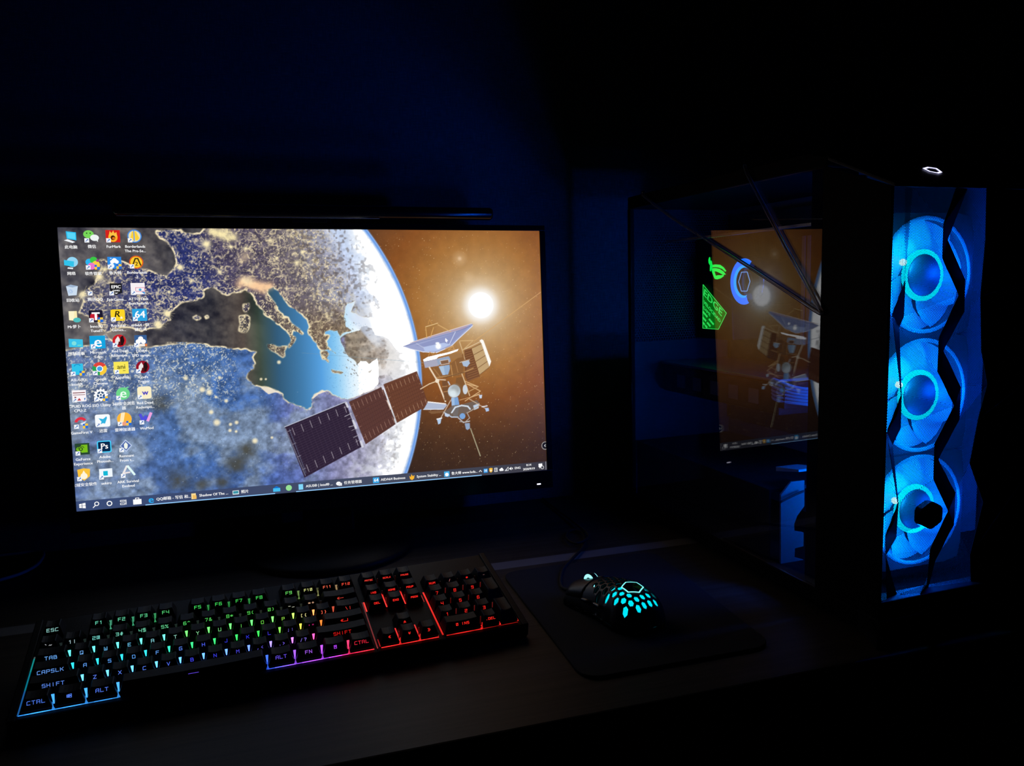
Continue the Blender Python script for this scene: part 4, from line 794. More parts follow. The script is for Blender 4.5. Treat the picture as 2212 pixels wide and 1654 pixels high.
G = {  # stroke letters on a 2 x 3 grid
'A': '0,0 0,2.4 .5,3 2,3 2,0;0,1.3 2,1.3', 'B': '0,0 0,3 1.5,3 1.8,2.6 1.8,1.6 2,1.4 2,0 0,0;0,1.6 1.8,1.6', 'C': '2,3 .5,3 0,2.5 0,0 2,0', 'D': '0,0 0,3 1.5,3 2,2.5 2,0 0,0', 'E': '2,3 0,3 0,0 2,0;0,1.6 1.7,1.6', 'F': '2,3 0,3 0,0;0,1.5 1.7,1.5', 'G': '2,3 .4,3 0,2.5 0,0 2,0 2,1.5 1,1.5', 'H': '0,0 0,3;2,0 2,3;0,1.5 2,1.5', 'I': '1,0 1,3', 'J': '2,3 2,0 .6,0 .2,.5', 'K': '0,0 0,3;2,3 .8,1.6 0,1.6;.8,1.6 2,0', 'L': '0,3 0,0 2,0', 'M': '0,0 0,3 1,1.6 2,3 2,0', 'N': '0,0 0,3 2,0 2,3', 'O': '0,0 0,3 2,3 2,0 0,0', 'P': '0,0 0,3 2,3 2,1.3 0,1.3', 'Q': '0,0 0,3 2,3 2,0 0,0;1.1,1 2,0', 'R': '0,0 0,3 1.6,3 2,2.5 2,0;0,1.3 2,1.3', 'S': '2,3 .3,3 0,2.6 0,1.6 2,1.6 2,0 0,0', 'T': '0,3 2,3;1,3 1,0', 'U': '0,3 0,0 2,0 2,3', 'V': '0,3 1,0 2,3', 'W': '0,3 0,0 2,0 2,3;1,0 1,2', 'X': '0,0 2,3;0,3 2,0', 'Y': '0,3 1,1.5 2,3;1,1.5 1,0', 'Z': '0,3 2,3 0,0 2,0',
'0': '0,0 0,3 2,3 2,0 0,0;.4,.5 1.6,2.5', '1': '.4,2.5 1.1,3 1.1,0', '2': '0,3 2,3 2,1.6 0,1.6 0,0 2,0', '3': '0,3 2,3 2,0 0,0;.3,1.6 2,1.6', '4': '0,3 0,1.3 2,1.3;2,3 2,0', '5': '2,3 0,3 0,1.6 2,1.6 2,0 0,0', '6': '2,3 .3,3 0,2.5 0,0 2,0 2,1.6 0,1.6', '7': '0,3 2,3 .8,0', '8': '0,0 0,3 2,3 2,0 0,0;0,1.6 2,1.6', '9': '0,0 2,0 2,3 0,3 0,1.6 2,1.6',
'!': '1,3 1,1;1,.4 1,0', '@': '2,.2 0,.2 0,3 2,3 2,1 .9,1 .9,2.1 2,2.1', '#': '.2,2 2,2;0,1 1.8,1;.7,0 .9,3;1.3,0 1.5,3', '$': '2,3 0,3 0,1.6 2,1.6 2,0 0,0;1,3.4 1,-.3', '%': '0,0 2,3;0,3 .6,3 .6,2.3 0,2.3 0,3;1.4,.7 2,.7 2,0 1.4,0 1.4,.7', '^': '.2,2.3 1,3 1.8,2.3', '&': '2,0 .3,2.4 .8,3 1.4,2.6 0,.8 .3,0 1.3,0 2,1', '*': '1,.6 1,2.6;.1,1.1 1.9,2.1;.1,2.1 1.9,1.1', '(': '1.4,3 .7,2.3 .7,.7 1.4,0', ')': '.6,3 1.3,2.3 1.3,.7 .6,0', '-': '.2,1.5 1.8,1.5', '_': '.1,.1 1.9,.1', '=': '.2,2 1.8,2;.2,1 1.8,1', '+': '.2,1.5 1.8,1.5;1,2.4 1,.6', '[': '1.4,3 .7,3 .7,0 1.4,0', ']': '.6,3 1.3,3 1.3,0 .6,0', '{': '1.5,3 1,2.8 1,1.8 .6,1.5 1,1.2 1,.2 1.5,0', '}': '.5,3 1,2.8 1,1.8 1.4,1.5 1,1.2 1,.2 .5,0', '\\': '.4,3 1.6,0', '|': '1,3 1,0', ';': '1,2.2 1,1.8;1,.6 .7,-.2', ':': '1,2.4 1,2;1,.8 1,.4', "'": '1,3 .9,2.2', '"': '.6,3 .6,2.2;1.4,3 1.4,2.2', ',': '1,.6 .7,-.2', '.': '1,.4 1,0', '<': '1.6,2.6 .5,1.5 1.6,.4', '>': '.4,2.6 1.5,1.5 .4,.4', '/': '.4,0 1.6,3', '?': '.2,3 1.8,3 1.8,1.7 1,1.7 1,1;1,.4 1,0', '`': '.5,3 1.2,2.3', '~': '.1,1.4 .7,1.9 1.3,1.3 1.9,1.8', ' ': '',
'\u2191': '.2,1.3 1,2.4 1.8,1.3;.2,.2 1,1.3 1.8,.2', '\u2193': '.2,1.7 1,.6 1.8,1.7;.2,2.8 1,1.7 1.8,2.8', '\u2190': '1.0,3 .1,1.5 1.0,0;2,3 1.1,1.5 2,0', '\u2192': '1,3 1.9,1.5 1,0;0,3 .9,1.5 0,0', '\u00ab': '1.1,2.6 .2,1.5 1.1,.4;1.9,2.6 1,1.5 1.9,.4', '\u2014': '-.8,1.5 2,1.5', '\u2518': '-.8,.4 2,.4 2,2.8', '\u2261': '0,0 0,3 2,3 2,0 0,0;.5,2.2 2,2.2;.5,1.5 1.5,1.5', '\u2756': '-.6,1.7 .6,1.8 .6,2.8 -.6,2.6 -.6,1.7;.9,1.8 2.4,1.9 2.4,3 .9,2.8 .9,1.8;-.6,1.3 .6,1.4 .6,.3 -.6,.5 -.6,1.3;.9,1.4 2.4,1.4 2.4,.1 .9,.3 .9,1.4'}
def legend_mesh(txt, sc, color, parent, wid=0.00040):
    """raised strokes lying on the front face of a key"""
    fy, fz = 0.0043, 0.0078; ln = math.hypot(fy, fz); dy, dz = fy / ln, fz / ln; ny, nz = -dz, dy
    ux, adv = 0.00110 * sc, 0.00345 * sc; uz = 0.00088 * (sc if sc < 1 else 1)
    x0 = -adv * (len(txt) - 1) / 2
    mb = MB()
    for i, ch in enumerate(txt):
        for st in G[ch].split(';'):
            if not st: continue
            P = [tuple(map(float, q.split(','))) for q in st.split()]
            P = [(x0 + i * adv + (a - 1) * ux, (b - 1.5) * uz) for a, b in P]
            for (a, b) in zip(P, P[1:]):
                d = math.hypot(b[0] - a[0], b[1] - a[1]) or 1; tx, tz = (b[0] - a[0]) / d * wid / 2, (b[1] - a[1]) / d * wid / 2
                q = [(a[0] - tx - tz, a[1] - tz + tx), (a[0] - tx + tz, a[1] - tz - tx), (b[0] + tx + tz, b[1] + tz - tx), (b[0] + tx - tz, b[1] + tz + tx)]
                mb.add([(x, -0.00615 + s * dy + ny * 0.0002, 0.0060 + s * dz + nz * 0.0002) for x, s in q], [(0, 1, 2, 3)], color)
    o = mb.build('legend', LEGM, parent)
    return o
LEGM = vcol_mat('lit_legend', 1.0)
LEGM.cycles.emission_sampling = 'NONE'
ROWS = {5: 5.25, 4: 4, 3: 3, 2: 2, 1: 1, 0: 0}
KEYS = []   # (x centre, width, row, legend, scale, colour)
def row(r, x, items):
    for it in items:
        if isinstance(it, (int, float)): x += it; continue
        txt, w, c = it[0], it[1], it[2]; s = it[3] if len(it) > 3 else 1.0; h = it[4] if len(it) > 4 else 1
        KEYS.append((x + w / 2, w, r, txt, s, c, h)); x += w
RED = (255, 42, 34); REDD = (214, 26, 24)
row(5, 0, [('ESC', 1, (150, 210, 205)), 1, ('F1', 1, (110, 225, 190)), ('F2', 1, (105, 225, 175)), ('F3', 1, (100, 225, 155)), ('F4', 1, (90, 220, 125)), .5, ('F5', 1, (70, 225, 100)), ('F6', 1, (70, 225, 95)), ('F7', 1, (70, 220, 90)), ('F8', 1, (75, 225, 95)), .5, ('F9', 1, (110, 230, 105)), ('F10', 1, (220, 225, 140), .85), ('F11', 1, (255, 110, 80), .85), ('F12', 1, (255, 80, 60), .85), .25, ('PRTSC', 1, (225, 60, 50), .5), ('SCRLK', 1, (225, 45, 38), .5), ('PAUSE', 1, (225, 45, 38), .5)])
row(4, 0, [('`~', 1, (190, 195, 200)), ('1!', 1, (175, 205, 210)), ('2@', 1, (120, 215, 205)), ('3#', 1, (120, 215, 190)), ('4$', 1, (115, 215, 175)), ('5%', 1, (105, 215, 150)), ('6^', 1, (85, 215, 105)), ('7&', 1, (85, 210, 95)), ('8*', 1, (85, 210, 90)), ('9(', 1, (85, 210, 85)), ('0)', 1, (95, 205, 85)), ('-_', 1, (205, 200, 185)), ('=+', 1, (225, 175, 140)), ('\u00ab\u2014', 2, (215, 62, 50), 1.1), .25, ('INS', 1, RED, .62), ('HOME', 1, RED, .55), ('PGUP', 1, RED, .55), .25, ('NUM', 1, RED, .68), ('/', 1, (170, 100, 100), .8), ('*', 1, RED, .9), ('-', 1, (120, 80, 80), .8)])
row(3, 0, [('TAB', 1.5, (110, 175, 250)), ('Q', 1, (115, 180, 250)), ('W', 1, (110, 190, 245)), ('E', 1, (110, 200, 240)), ('R', 1, (135, 215, 225)), ('T', 1, (150, 220, 200)), ('Y', 1, (140, 225, 160)), ('U', 1, (120, 220, 130)), ('I', 1, (105, 215, 90)), ('O', 1, (110, 215, 75)), ('P', 1, (145, 215, 75)), ('[{', 1, (235, 225, 150)), (']}', 1, (255, 105, 75)), ('\\|', 1.5, (225, 60, 52)), .25, ('DEL', 1, RED, .62), ('END', 1, RED, .62), ('PGDN', 1, RED, .55), .25, ('7', 1, RED), ('8', 1, RED), ('9', 1, RED), ('+', 1, (70, 60, 62), .7, 2)])
row(2, 0, [('CAPSLK', 1.75, (105, 160, 245)), ('A', 1, (100, 165, 250)), ('S', 1, (95, 165, 250)), ('D', 1, (95, 165, 250)), ('F', 1, (100, 165, 250)), ('G', 1, (95, 140, 250)), ('H', 1, (80, 100, 245)), ('J', 1, (55, 60, 230)), ('K', 1, (52, 55, 225)), ('L', 1, (70, 60, 225)), (';:', 1, (130, 115, 225)), ("'\"", 1, (215, 45, 130)), ('\u00ab\u2518', 2.25, RED, 1.2), 3.5, ('4', 1, RED), ('5', 1, RED), ('6', 1, RED)])
row(1, 0, [('SHIFT', 2.25, (95, 140, 240)), ('Z', 1, (95, 130, 245)), ('X', 1, (95, 135, 248)), ('C', 1, (90, 130, 248)), ('V', 1, (85, 115, 245)), ('B', 1, (70, 75, 245)), ('N', 1, (60, 65, 230)), ('M', 1, (75, 70, 215)), (',<', 1, (95, 82, 215)), ('.>', 1, (115, 92, 225)), ('/?', 1, (130, 108, 220)), ('SHIFT', 2.75, REDD), 1.25, ('\u2191', 1, RED), 1.25, ('1', 1, RED), ('2', 1, RED), ('3', 1, RED), ('\u2518', 1, (95, 50, 48), .9, 2)])
row(0, 0, [('CTRL', 1.25, (80, 125, 240)), ('\u2756', 1.25, (85, 130, 245)), ('ALT', 1.25, (85, 125, 245)), ('\u2014', 6.25, (100, 70, 225), 2.6), ('ALT', 1.25, (110, 85, 240)), ('FN', 1.25, (170, 95, 245)), ('\u2261', 1.25, (180, 70, 245)), ('CTRL', 1.25, (225, 38, 60)), .25, ('\u00ab', 1, RED), ('\u2193', 1, RED), ('\u2192', 1, RED), .25, ('0 INS', 2, RED, .8), ('.DEL', 1, RED, .75)])
for (xc, w, r, txt, s, c, h) in KEYS:
    y = ROWS[r] * U
    if h == 2: y -= U
    k = bpy.data.objects.new('keycap', key_mesh(w)); link(k, kb)
    k.location = (xc * U, y + LEG_Y, kz(y) - LEG_Z)
    if h == 2: k.scale.y = 2.05; k.location.y += U / 2
    lg = legend_mesh(txt, s, tuple(lin(c)), k)
    if h == 2: lg.scale.y = 1 / 2.05; lg.location.y = 0.0
# housing: tray, rim, plate
XL, XR = -0.0075, 22.5 * U + 0.0075
ZT = PLATE + 0.0055; ZB = -0.0226
m_tray = MB().prism([(Y0K, ZB), (Y1K - 0.004, ZB + 0.002), (Y1K, ZB + 0.008), (Y1K, PLATE + .002 + kz(Y1K)), (Y0K + 0.002, PLATE), (Y0K, PLATE - 0.0015)], 0, XL, XR)
m_tray.build('case', BLACK, kb, bevel=0.0012)
MB().prism([(Y0K, ZB + .002), (Y1K, ZB + .006), (Y1K, PLATE + .004 + kz(Y1K)), (Y0K, PLATE + 0.0012)], 0, XL - 0.001, XL + 0.0055).build('side_rail', BLACK, kb, bevel=0.001)
MB().prism([(Y0K, ZB + .002), (Y1K, ZB + .006), (Y1K, PLATE + .004 + kz(Y1K)), (Y0K, PLATE + 0.0012)], 0, XR - 0.0055, XR + 0.001).build('side_rail', BLACK, kb, bevel=0.001)
for fx in (0.04, 22.5 * U - 0.07):
    MB().prism([(Y1K - 0.022, ZB + 0.003), (Y1K - 0.012, ZB + 0.003), (Y1K - 0.0115, ZB - 0.0178), (Y1K - 0.018, ZB - 0.0189)], 0, fx, fx + 0.03).build('foot', RUBBER, kb)
# backlight between the keys
GLOWM = vcol_mat('key_backlight', 1.0)
GLOWM.cycles.emission_sampling = 'NONE'
def mixc(a, b): return tuple((p + q) / 2 for p, q in zip(a, b))
def gcol(x, r):
    """backlight colour across the board, x in key units"""
    T = {5: [(0, (120, 200, 190)), (4, (90, 235, 170)), (6, (70, 225, 110)), (10, (70, 220, 100)), (12.5, (190, 220, 120)), (13.5, (235, 210, 150)), (15, (235, 150, 100)), (17, (255, 40, 30)), (23, (255, 40, 30))],
         4: [(0, (120, 150, 150)), (5, (110, 160, 140)), (12, (140, 150, 120)), (15, (190, 60, 50)), (16, (255, 40, 30)), (23, (255, 40, 30))],
         3: [(0, (40, 235, 235)), (4, (60, 240, 225)), (5.5, (60, 240, 190)), (6.5, (70, 240, 70)), (10, (60, 240, 80)), (11.5, (150, 240, 60)), (12.5, (255, 130, 40)), (14, (255, 60, 30)), (16, (255, 36, 28)), (23, (255, 36, 28))],
         2: [(0, (20, 200, 235)), (5, (30, 205, 235)), (6.3, (40, 235, 130)), (10, (40, 220, 70)), (11.75, (225, 220, 70)), (12.75, (255, 120, 30)), (14, (255, 40, 30)), (23, (255, 36, 28))],
         1: [(0, (70, 190, 255)), (5, (60, 170, 255)), (7, (60, 140, 255)), (9.5, (70, 110, 255)), (10.5, (150, 110, 255)), (11.25, (190, 90, 255)), (12.25, (255, 40, 140)), (14, (255, 40, 40)), (23, (255, 36, 28))],
         0: [(0, (50, 150, 255)), (3.75, (60, 160, 255)), (10, (50, 100, 255)), (11.2, (150, 80, 255)), (13, (190, 70, 255)), (13.8, (255, 40, 90)), (15, (255, 40, 40)), (23, (255, 36, 28))]}[r]
    xs = [q[0] for q in T]; return np.array([np.interp(x, xs, [q[1][k] for q in T]) for k in range(3)])
BR = {5: 0.35, 4: 0.06, 3: 2.6, 2: 1.7, 1: 2.6, 0: 1.6}
byrow = {}
for K in KEYS: byrow.setdefault(K[2], []).append(K)
for r, ks in byrow.items():
    ks.sort()
    for a, b in zip(ks, ks[1:]):
        if abs((b[0] - b[1] / 2) - (a[0] + a[1] / 2)) > 1e-6: continue
        xb = a[0] + a[1] / 2; y = ROWS[r] * U; z0 = kz(y) - LEG_Z
        pad = xb > 15.2
        br = BR[r] * (0.03 if pad else 1.0) * (0.25 if (14 > xb > 12.6 and r >= 3) else 1.0)
        c = tuple((lin(gcol(xb, r)) + (0.05 if r in (1, 3) else 0.015)) * br)
        yy = y + LEG_Y - 0.0062
        mb = MB()
        tw = 0.00115 if not pad else 0.0005; zt = z0 + (0.0088 if r in (1, 2, 3, 0) else 0.0052)
        lo = 0.0030 if r in (1, 2, 3) else 0.0
        # added glowing fin for backlight leaking between two keys, wide at the top
        pts = [(-0.0004, z0 + lo), (0.0004, z0 + lo), (tw, zt), (-tw, zt)]
        mb.prism([(xb * U + p[0], p[1]) for p in pts], 1, yy + 0.0020, yy + 0.0026, c)
        if r == 0 or (r == 5 and not pad):
            cc = tuple(lin(gcol(xb, r)) * 0.7 * (1 if r == 0 else .6))
            mb.prism([(xb * U - 0.0013, z0 - 0.0022), (xb * U + 0.0013, z0 - 0.0022), (xb * U + 0.00035, z0 + 0.0012), (xb * U + .0003, z0 + 0.005), (xb * U - .0003, z0 + 0.005), (xb * U - 0.00035, z0 + 0.0012)], 1, yy - 0.0030, yy - 0.0024, cc)
        mb.build('light_guide', GLOWM, kb)
def strip(x0, y0, x1, y1, r, g0, w=0.0007, zlift=0.0, fade=True):
    """lit slit at the edge of a key block"""
    n = 16; mb = MB(); dx, dy = x1 - x0, y1 - y0; ln = math.hypot(dx, dy); nx, ny = -dy / ln * w / 2, dx / ln * w / 2
    for k in range(n):
        q = []
        for t in (k / n, (k + 1) / n): q.append((x0 + dx * t, y0 + dy * t))
        tm = (k + .5) / n
        rr = r if not isinstance(r, tuple) else r[int(min(len(r) - 1, tm * len(r)))]
        wv = (0.45 + 0.75 * math.sin(math.pi * ((q[0][0] / U * 0.8) % 1.0))) if (fade and abs(dx) > abs(dy)) else 1.0
        g = g0 if not isinstance(g0, tuple) else g0[0] + (g0[1] - g0[0]) * tm
        c = tuple(lin(gcol((q[0][0] + q[1][0]) / 2 / U, rr)) * g * wv)
        z = [kz(max(p[1], 0)) - LEG_Z - 0.0012 + zlift for p in q]
        mb.add([(q[0][0] - nx, q[0][1] - ny, z[0]), (q[1][0] - nx, q[1][1] - ny, z[1]), (q[1][0] + nx, q[1][1] + ny, z[1]), (q[0][0] + nx, q[0][1] + ny, z[0])], [(0, 1, 2, 3)], c)
    return mb.build('light_slit', GLOWM, kb)
YF = -0.0040
strip(-0.05 * U, YF, 3.75 * U, YF, 0, (2.2, 0.9), 0.0012); strip(10.0 * U, YF, 14.95 * U, YF, 0, 2.0, 0.0012)
strip(15.3 * U, YF, 18.2 * U, YF, 0, 1.6, 0.0012); strip(18.6 * U, YF, 20.5 * U, YF, 0, (.9, 1.3), 0.0013); strip(20.5 * U, YF, 22.45 * U, YF, 0, 0.35, 0.0009)
strip(-0.06 * U, YF, -0.06 * U, 5.0 * U, (0, 0, 0, 2, 2, 3, 3, 4, 4), .30, 0.0012)
strip(15.12 * U, YF, 15.12 * U, 4.0 * U, 0, (.22, .05), 0.0012)
strip(15.2 * U, 2.95 * U, 15.2 * U, 4.3 * U, 3, 1.0, 0.0014); strip(16.25 * U, 2.9 * U, 16.25 * U, 4.2 * U, 3, 1.2, 0.0012, .002); strip(17.25 * U, 2.9 * U, 17.25 * U, 4.2 * U, 3, 1.2, 0.0012, .002); strip(18.28 * U, 2.95 * U, 18.28 * U, 3.6 * U, 3, .25, 0.001)
strip(18.45 * U, -0.1 * U, 18.45 * U, 4.5 * U, 3, (.7, 1.1), 0.0016); strip(15.27 * U, -.1 * U, 15.27 * U, .5 * U, 0, .35, 0.001); strip(16.25 * U, -.1 * U, 16.25 * U, 1.0 * U, 0, .9, 0.0012, .002); strip(17.25 * U, -.1 * U, 17.25 * U, 1.0 * U, 0, .8, 0.0012, .002); strip(18.22 * U, -.1 * U, 18.22 * U, .4 * U, 0, .3, 0.001)
strip(20.5 * U, -.14 * U, 20.5 * U, .12 * U, 0, 1.6, 0.0016); strip(21.5 * U, -.14 * U, 21.5 * U, .12 * U, 0, 1.6, 0.0016); strip(22.5 * U, -.1 * U, 22.5 * U, .35 * U, 0, 1.1, 0.0014)

# ------------------------------------------------------------------ mouse mat
PADM = mat('mouse_mat_cloth', (0.012, 0.012, 0.014), 0.9, bump=(2500, 0.4))
pc = [[(0.2475,0.8819),(0.453,0.8839),(0.436,0.6068),(0.2429,0.6073)]][0]
def rounded(q, r, n=6):
    out = []
    for i in range(4):
        p, a, b = Vector(q[i]), Vector(q[i - 1]), Vector(q[(i + 1) % 4])
        da, db = (a - p).normalized(), (b - p).normalized()
        for k in range(n + 1):
            t = k / n; out.append(tuple(p + da * r * (1 - t) ** 2 + db * r * t ** 2))
    return out
pm = MB().prism(rounded([(x, y) for x, y in pc], 0.022), 2, 0.0, 0.003).build('mouse_mat', PADM, None, bevel=0.001)
tag(pm, 'black cloth mouse mat lying under the glowing mouse', 'mouse mat')

# ------------------------------------------------------------------ mouse
MC = (0.326, 0.724); MDIR = Vector((-0.30, 0.954)).normalized()
mouse = tag(empty('computer_mouse', (MC[0], MC[1], 0.0032), math.atan2(-MDIR.x, MDIR.y)), 'black honeycomb-shell mouse glowing cyan through its holes', 'computer mouse')
def mw(y):
    t = y / 0.058
    if t < -0.45: return 0.0315 * math.sqrt(max(0, 1 - ((-t - .45) / .55) ** 2.4)) + 0.0005
    if t > 0.8: return (0.0290) * math.sqrt(max(0, 1 - ((t - .8) / .2) ** 3) * .55 + .45)
    return float(np.interp(t, [-.45, 0, .45, .8], [0.0315, 0.0275, 0.0285, 0.0290]))
def mz(y):
    t = y / 0.058
    if t < -0.2: return 0.0385 * math.sqrt(max(0.0, 1 - ((-t - .2) / .8) ** 2.3))
    return 0.0385 - 0.0190 * ((t + .2) / 1.2) ** 1.5
def mh(x, y):
    y = max(-0.0575, min(0.058, y)); a = min(0.999, abs(x) / mw(y))
    return mz(y) * (1 - a ** 2.8) ** (1 / 2.2)
def foot(x, y):
    """clamp a plan point into the mouse outline"""
    y = max(-0.0578, min(0.0578, y)); w_ = mw(y) * 0.995
    return max(-w_, min(w_, x)), y
SHELL = mat('matt_black_mouse_shell', (0.016, 0.016, 0.019), 0.38)
hexr = 0.0045; rows_ = []
mbs = MB(); logo = (0.0, -0.026); HX = math.sqrt(3) * hexr
nr = int(0.13 / (1.5 * hexr))
for j in range(-nr // 2 - 2, nr // 2 + 3):
    for i in range(-7, 8):
        cx = i * HX + (HX / 2 if j % 2 else 0); cy = j * 1.5 * hexr
        if abs(cy) > 0.066 or abs(cx) > 0.040: continue
        cor = [(cx + hexr * math.sin(math.radians(60 * k)), cy + hexr * math.cos(math.radians(60 * k))) for k in range(6)]
        inside = [abs(x) < mw(max(-.0578, min(.0578, y))) and abs(y) < 0.058 for x, y in cor + [(cx, cy)]]
        if not any(inside): continue
        dl = math.hypot((cx - logo[0]), (cy - logo[1]))
        hole = all(inside) and dl > 0.0125 and cy < 0.014 and mh(cx, cy) > 0.006 and not (0.002 < cy and abs(cx) > .02)
        def S3(x, y):
            x, y = foot(x, y); return (x, y, max(0.0035, mh(x, y)))
        O = [S3(*p) for p in cor]
        if hole:
            rr = 0.68
            I = [S3(cx + (x - cx) * rr, cy + (y - cy) * rr) for x, y in cor]
            mbs.add(O + I, [(k, (k + 1) % 6, (k + 1) % 6 + 6, k + 6) for k in range(6)])
        else:
            mbs.add(O + [S3(cx, cy)], [(k, (k + 1) % 6, 6) for k in range(6)])
sh = mbs.build('shell', SHELL, mouse, smooth=True)
bm = bmesh.new(); bm.from_mesh(sh.data); bmesh.ops.remove_doubles(bm, verts=bm.verts, dist=0.00002)
bmesh.ops.recalc_face_normals(bm, faces=bm.faces)
if sum(f.normal.z for f in bm.faces) < 0: bmesh.ops.reverse_faces(bm, faces=bm.faces)
bm.to_mesh(sh.data); bm.free()
sh.data.polygons.foreach_set('use_smooth', [True] * len(sh.data.polygons))
md = sh.modifiers.new('thick', 'SOLIDIFY'); md.thickness = 0.0013; md.offset = -1
# side skirt down to the mat
mb = MB(); N_ = 60; ring = []
for k in range(N_):
    a = 2 * math.pi * k / N_; yy = -0.0578 * math.cos(a) if True else 0
    w_ = mw(max(-.0577, min(.0577, yy))); xx = w_ * (1 if math.sin(a) >= 0 else -1) * min(1, abs(math.sin(a)) * 3)
    ring.append((xx, yy))
mb.add([(x, y, 0.0005) for x, y in ring] + [(x, y, 0.0052) for x, y in ring], [(k, (k + 1) % N_, (k + 1) % N_ + N_, k + N_) for k in range(N_)] + [tuple(range(N_))[::-1]])
mb.build('base', BLACK, mouse, smooth=True)
# glowing inner diffuser under the hump
CYAN = emat('mouse_glow_cyan', (0, 226, 244), 1.05)
mb = MB(); gy, gx = 22, 16; vs = []
for j in range(gy + 1):
    y = -0.0545 + (0.0545 - 0.010) * j / gy
    for i in range(gx + 1):
        x = mw(y) * 0.90 * (2 * i / gx - 1); vs.append((x, y, max(0.003, mh(x / 0.97, y) - 0.0042)))
mb.add(vs, [(j * (gx + 1) + i, j * (gx + 1) + i + 1, (j + 1) * (gx + 1) + i + 1, (j + 1) * (gx + 1) + i) for j in range(gy) for i in range(gx)])
mb.build('light_diffuser', CYAN, mouse, smooth=True)
# hexagon badge
def hexring(r0, r1, lift, name, material, thick=True):
    mb = MB(); v = []; n = 24
    for r in (r0, r1):
        for k in range(n):
            s = k / n * 6; i = int(s); f = s - i
            a, b = math.radians(60 * i + 30), math.radians(60 * (i + 1) + 30)
            x = (math.cos(a) * (1 - f) + math.cos(b) * f) * r * 1.22 + logo[0]; y = (math.sin(a) * (1 - f) + math.sin(b) * f) * r + logo[1]
            v.append((x, y, mh(x, y) + lift))
    return mb.add(v, [(k, (k + 1) % n, (k + 1) % n + n, k + n) for k in range(n)]).build(name, material, mouse, smooth=False)
hexring(0.0092, 0.0105, 0.0005, 'badge_ring', emat('badge_glow_cyan', (130, 250, 250), 1.3))
hexring(0.0001, 0.0092, 0.0003, 'badge', GLOSS)
# split between the buttons, wheel, side buttons, feet
mb = MB(); P = [(0.0, 0.018 + 0.04 * k / 10) for k in range(11)]
mb.tube([(x, y, mh(x, y) + 0.0002) for x, y in P], 0.0005, 6).build('button_gap', RUBBER, mouse)
for sx in (-1, 1):
    mb = MB(); v = []
    for j in range(9):
        y = 0.024 + (0.0565 - 0.024) * j / 8
        for i in range(7):
            x = sx * (0.0018 + (mw(y) * .93 - 0.0018) * i / 6); v.append((x, y, mh(x, y) + 0.0006))
    mb.add(v, [(j * 7 + i, j * 7 + i + 1, (j + 1) * 7 + i + 1, (j + 1) * 7 + i) for j in range(8) for i in range(6)]).build('main_button', SHELL, mouse, smooth=True, solid=0.0012 * sx)
WY = 0.038; WZ = mh(0, WY)
wh = empty('scroll_wheel', (0, WY, WZ - 0.004), 0, mouse)
MB().lathe([(0.0, -0.0035), (0.0085, -0.0035), (0.0098, -0.0022), (0.0098, 0.0022), (0.0085, 0.0035), (0.0, 0.0035)], 28, 0).build('wheel_tyre', RUBBER, wh, smooth=True)
for sx in (-1, 1):
    MB().lathe([(0.0052, sx * 0.0037), (0.0088, sx * 0.0037), (0.0088, sx * 0.0030)], 28, 0).build('wheel_light', emat('wheel_glow', (150, 250, 255), 1.5), wh)
for y0, y1 in ((-0.012, 0.004), (0.006, 0.022)):
    pts = [(-mw(y) * 1.0 - 0.0004, y, 0.0175 - 0.1 * (y + .01) * .4) for y in np.linspace(y0, y1, 6)]
    MB().tube(pts, [0.0012, 0.0022, 0.0024, 0.0024, 0.0022, 0.0012], 8).build('side_button', GLOSS, mouse, smooth=True)

# mouse lead: from the nose of the mouse back over the desk with a loop
nose = Vector((MC[0], MC[1])) + MDIR * 0.058
lead = bez([(nose.x, nose.y, 0.010), (nose.x - 0.010, nose.y + 0.03, 0.004), (0.318, 0.86, 0.0035), (0.345, 0.895, 0.0032), (0.378, 0.938, 0.0035), (0.395, 0.985, 0.004), (0.384, 1.000, 0.0045), (0.366, 0.972, 0.0050), (0.368, 0.940, 0.0065), (0.392, 0.955, 0.0085), (0.400, 1.02, 0.006), (0.402, 1.10, 0.004), (0.403, 1.175, 0.0035)])
ld = MB().tube(lead, 0.0019, 8).build('mouse_cable', RUBBER, None, smooth=True)
tag(ld, 'black mouse cable curling over the desk behind the mouse', 'cable')
# pale lead on the far left
c1 = [(-0.3961,1.4331),(-0.3533,1.3089),(-0.3285,1.2295),(-0.3139,1.1716),(-0.309,1.1294),(-0.315,1.1029),(-0.326,1.0865),(-0.3467,1.0713)]
c1 = [(x, min(y, 1.185), 0.0042) for x, y in c1]
pl = bez([(c1[0][0] - 0.01, 1.188, 0.0042)] + c1)
tag(MB().tube(pl, 0.0021, 8).build('charging_cable', mat('white_cable_sheath', (0.55, 0.57, 0.6), 0.5), None, smooth=True), 'thin white cable lying on the desk left of the monitor', 'cable')
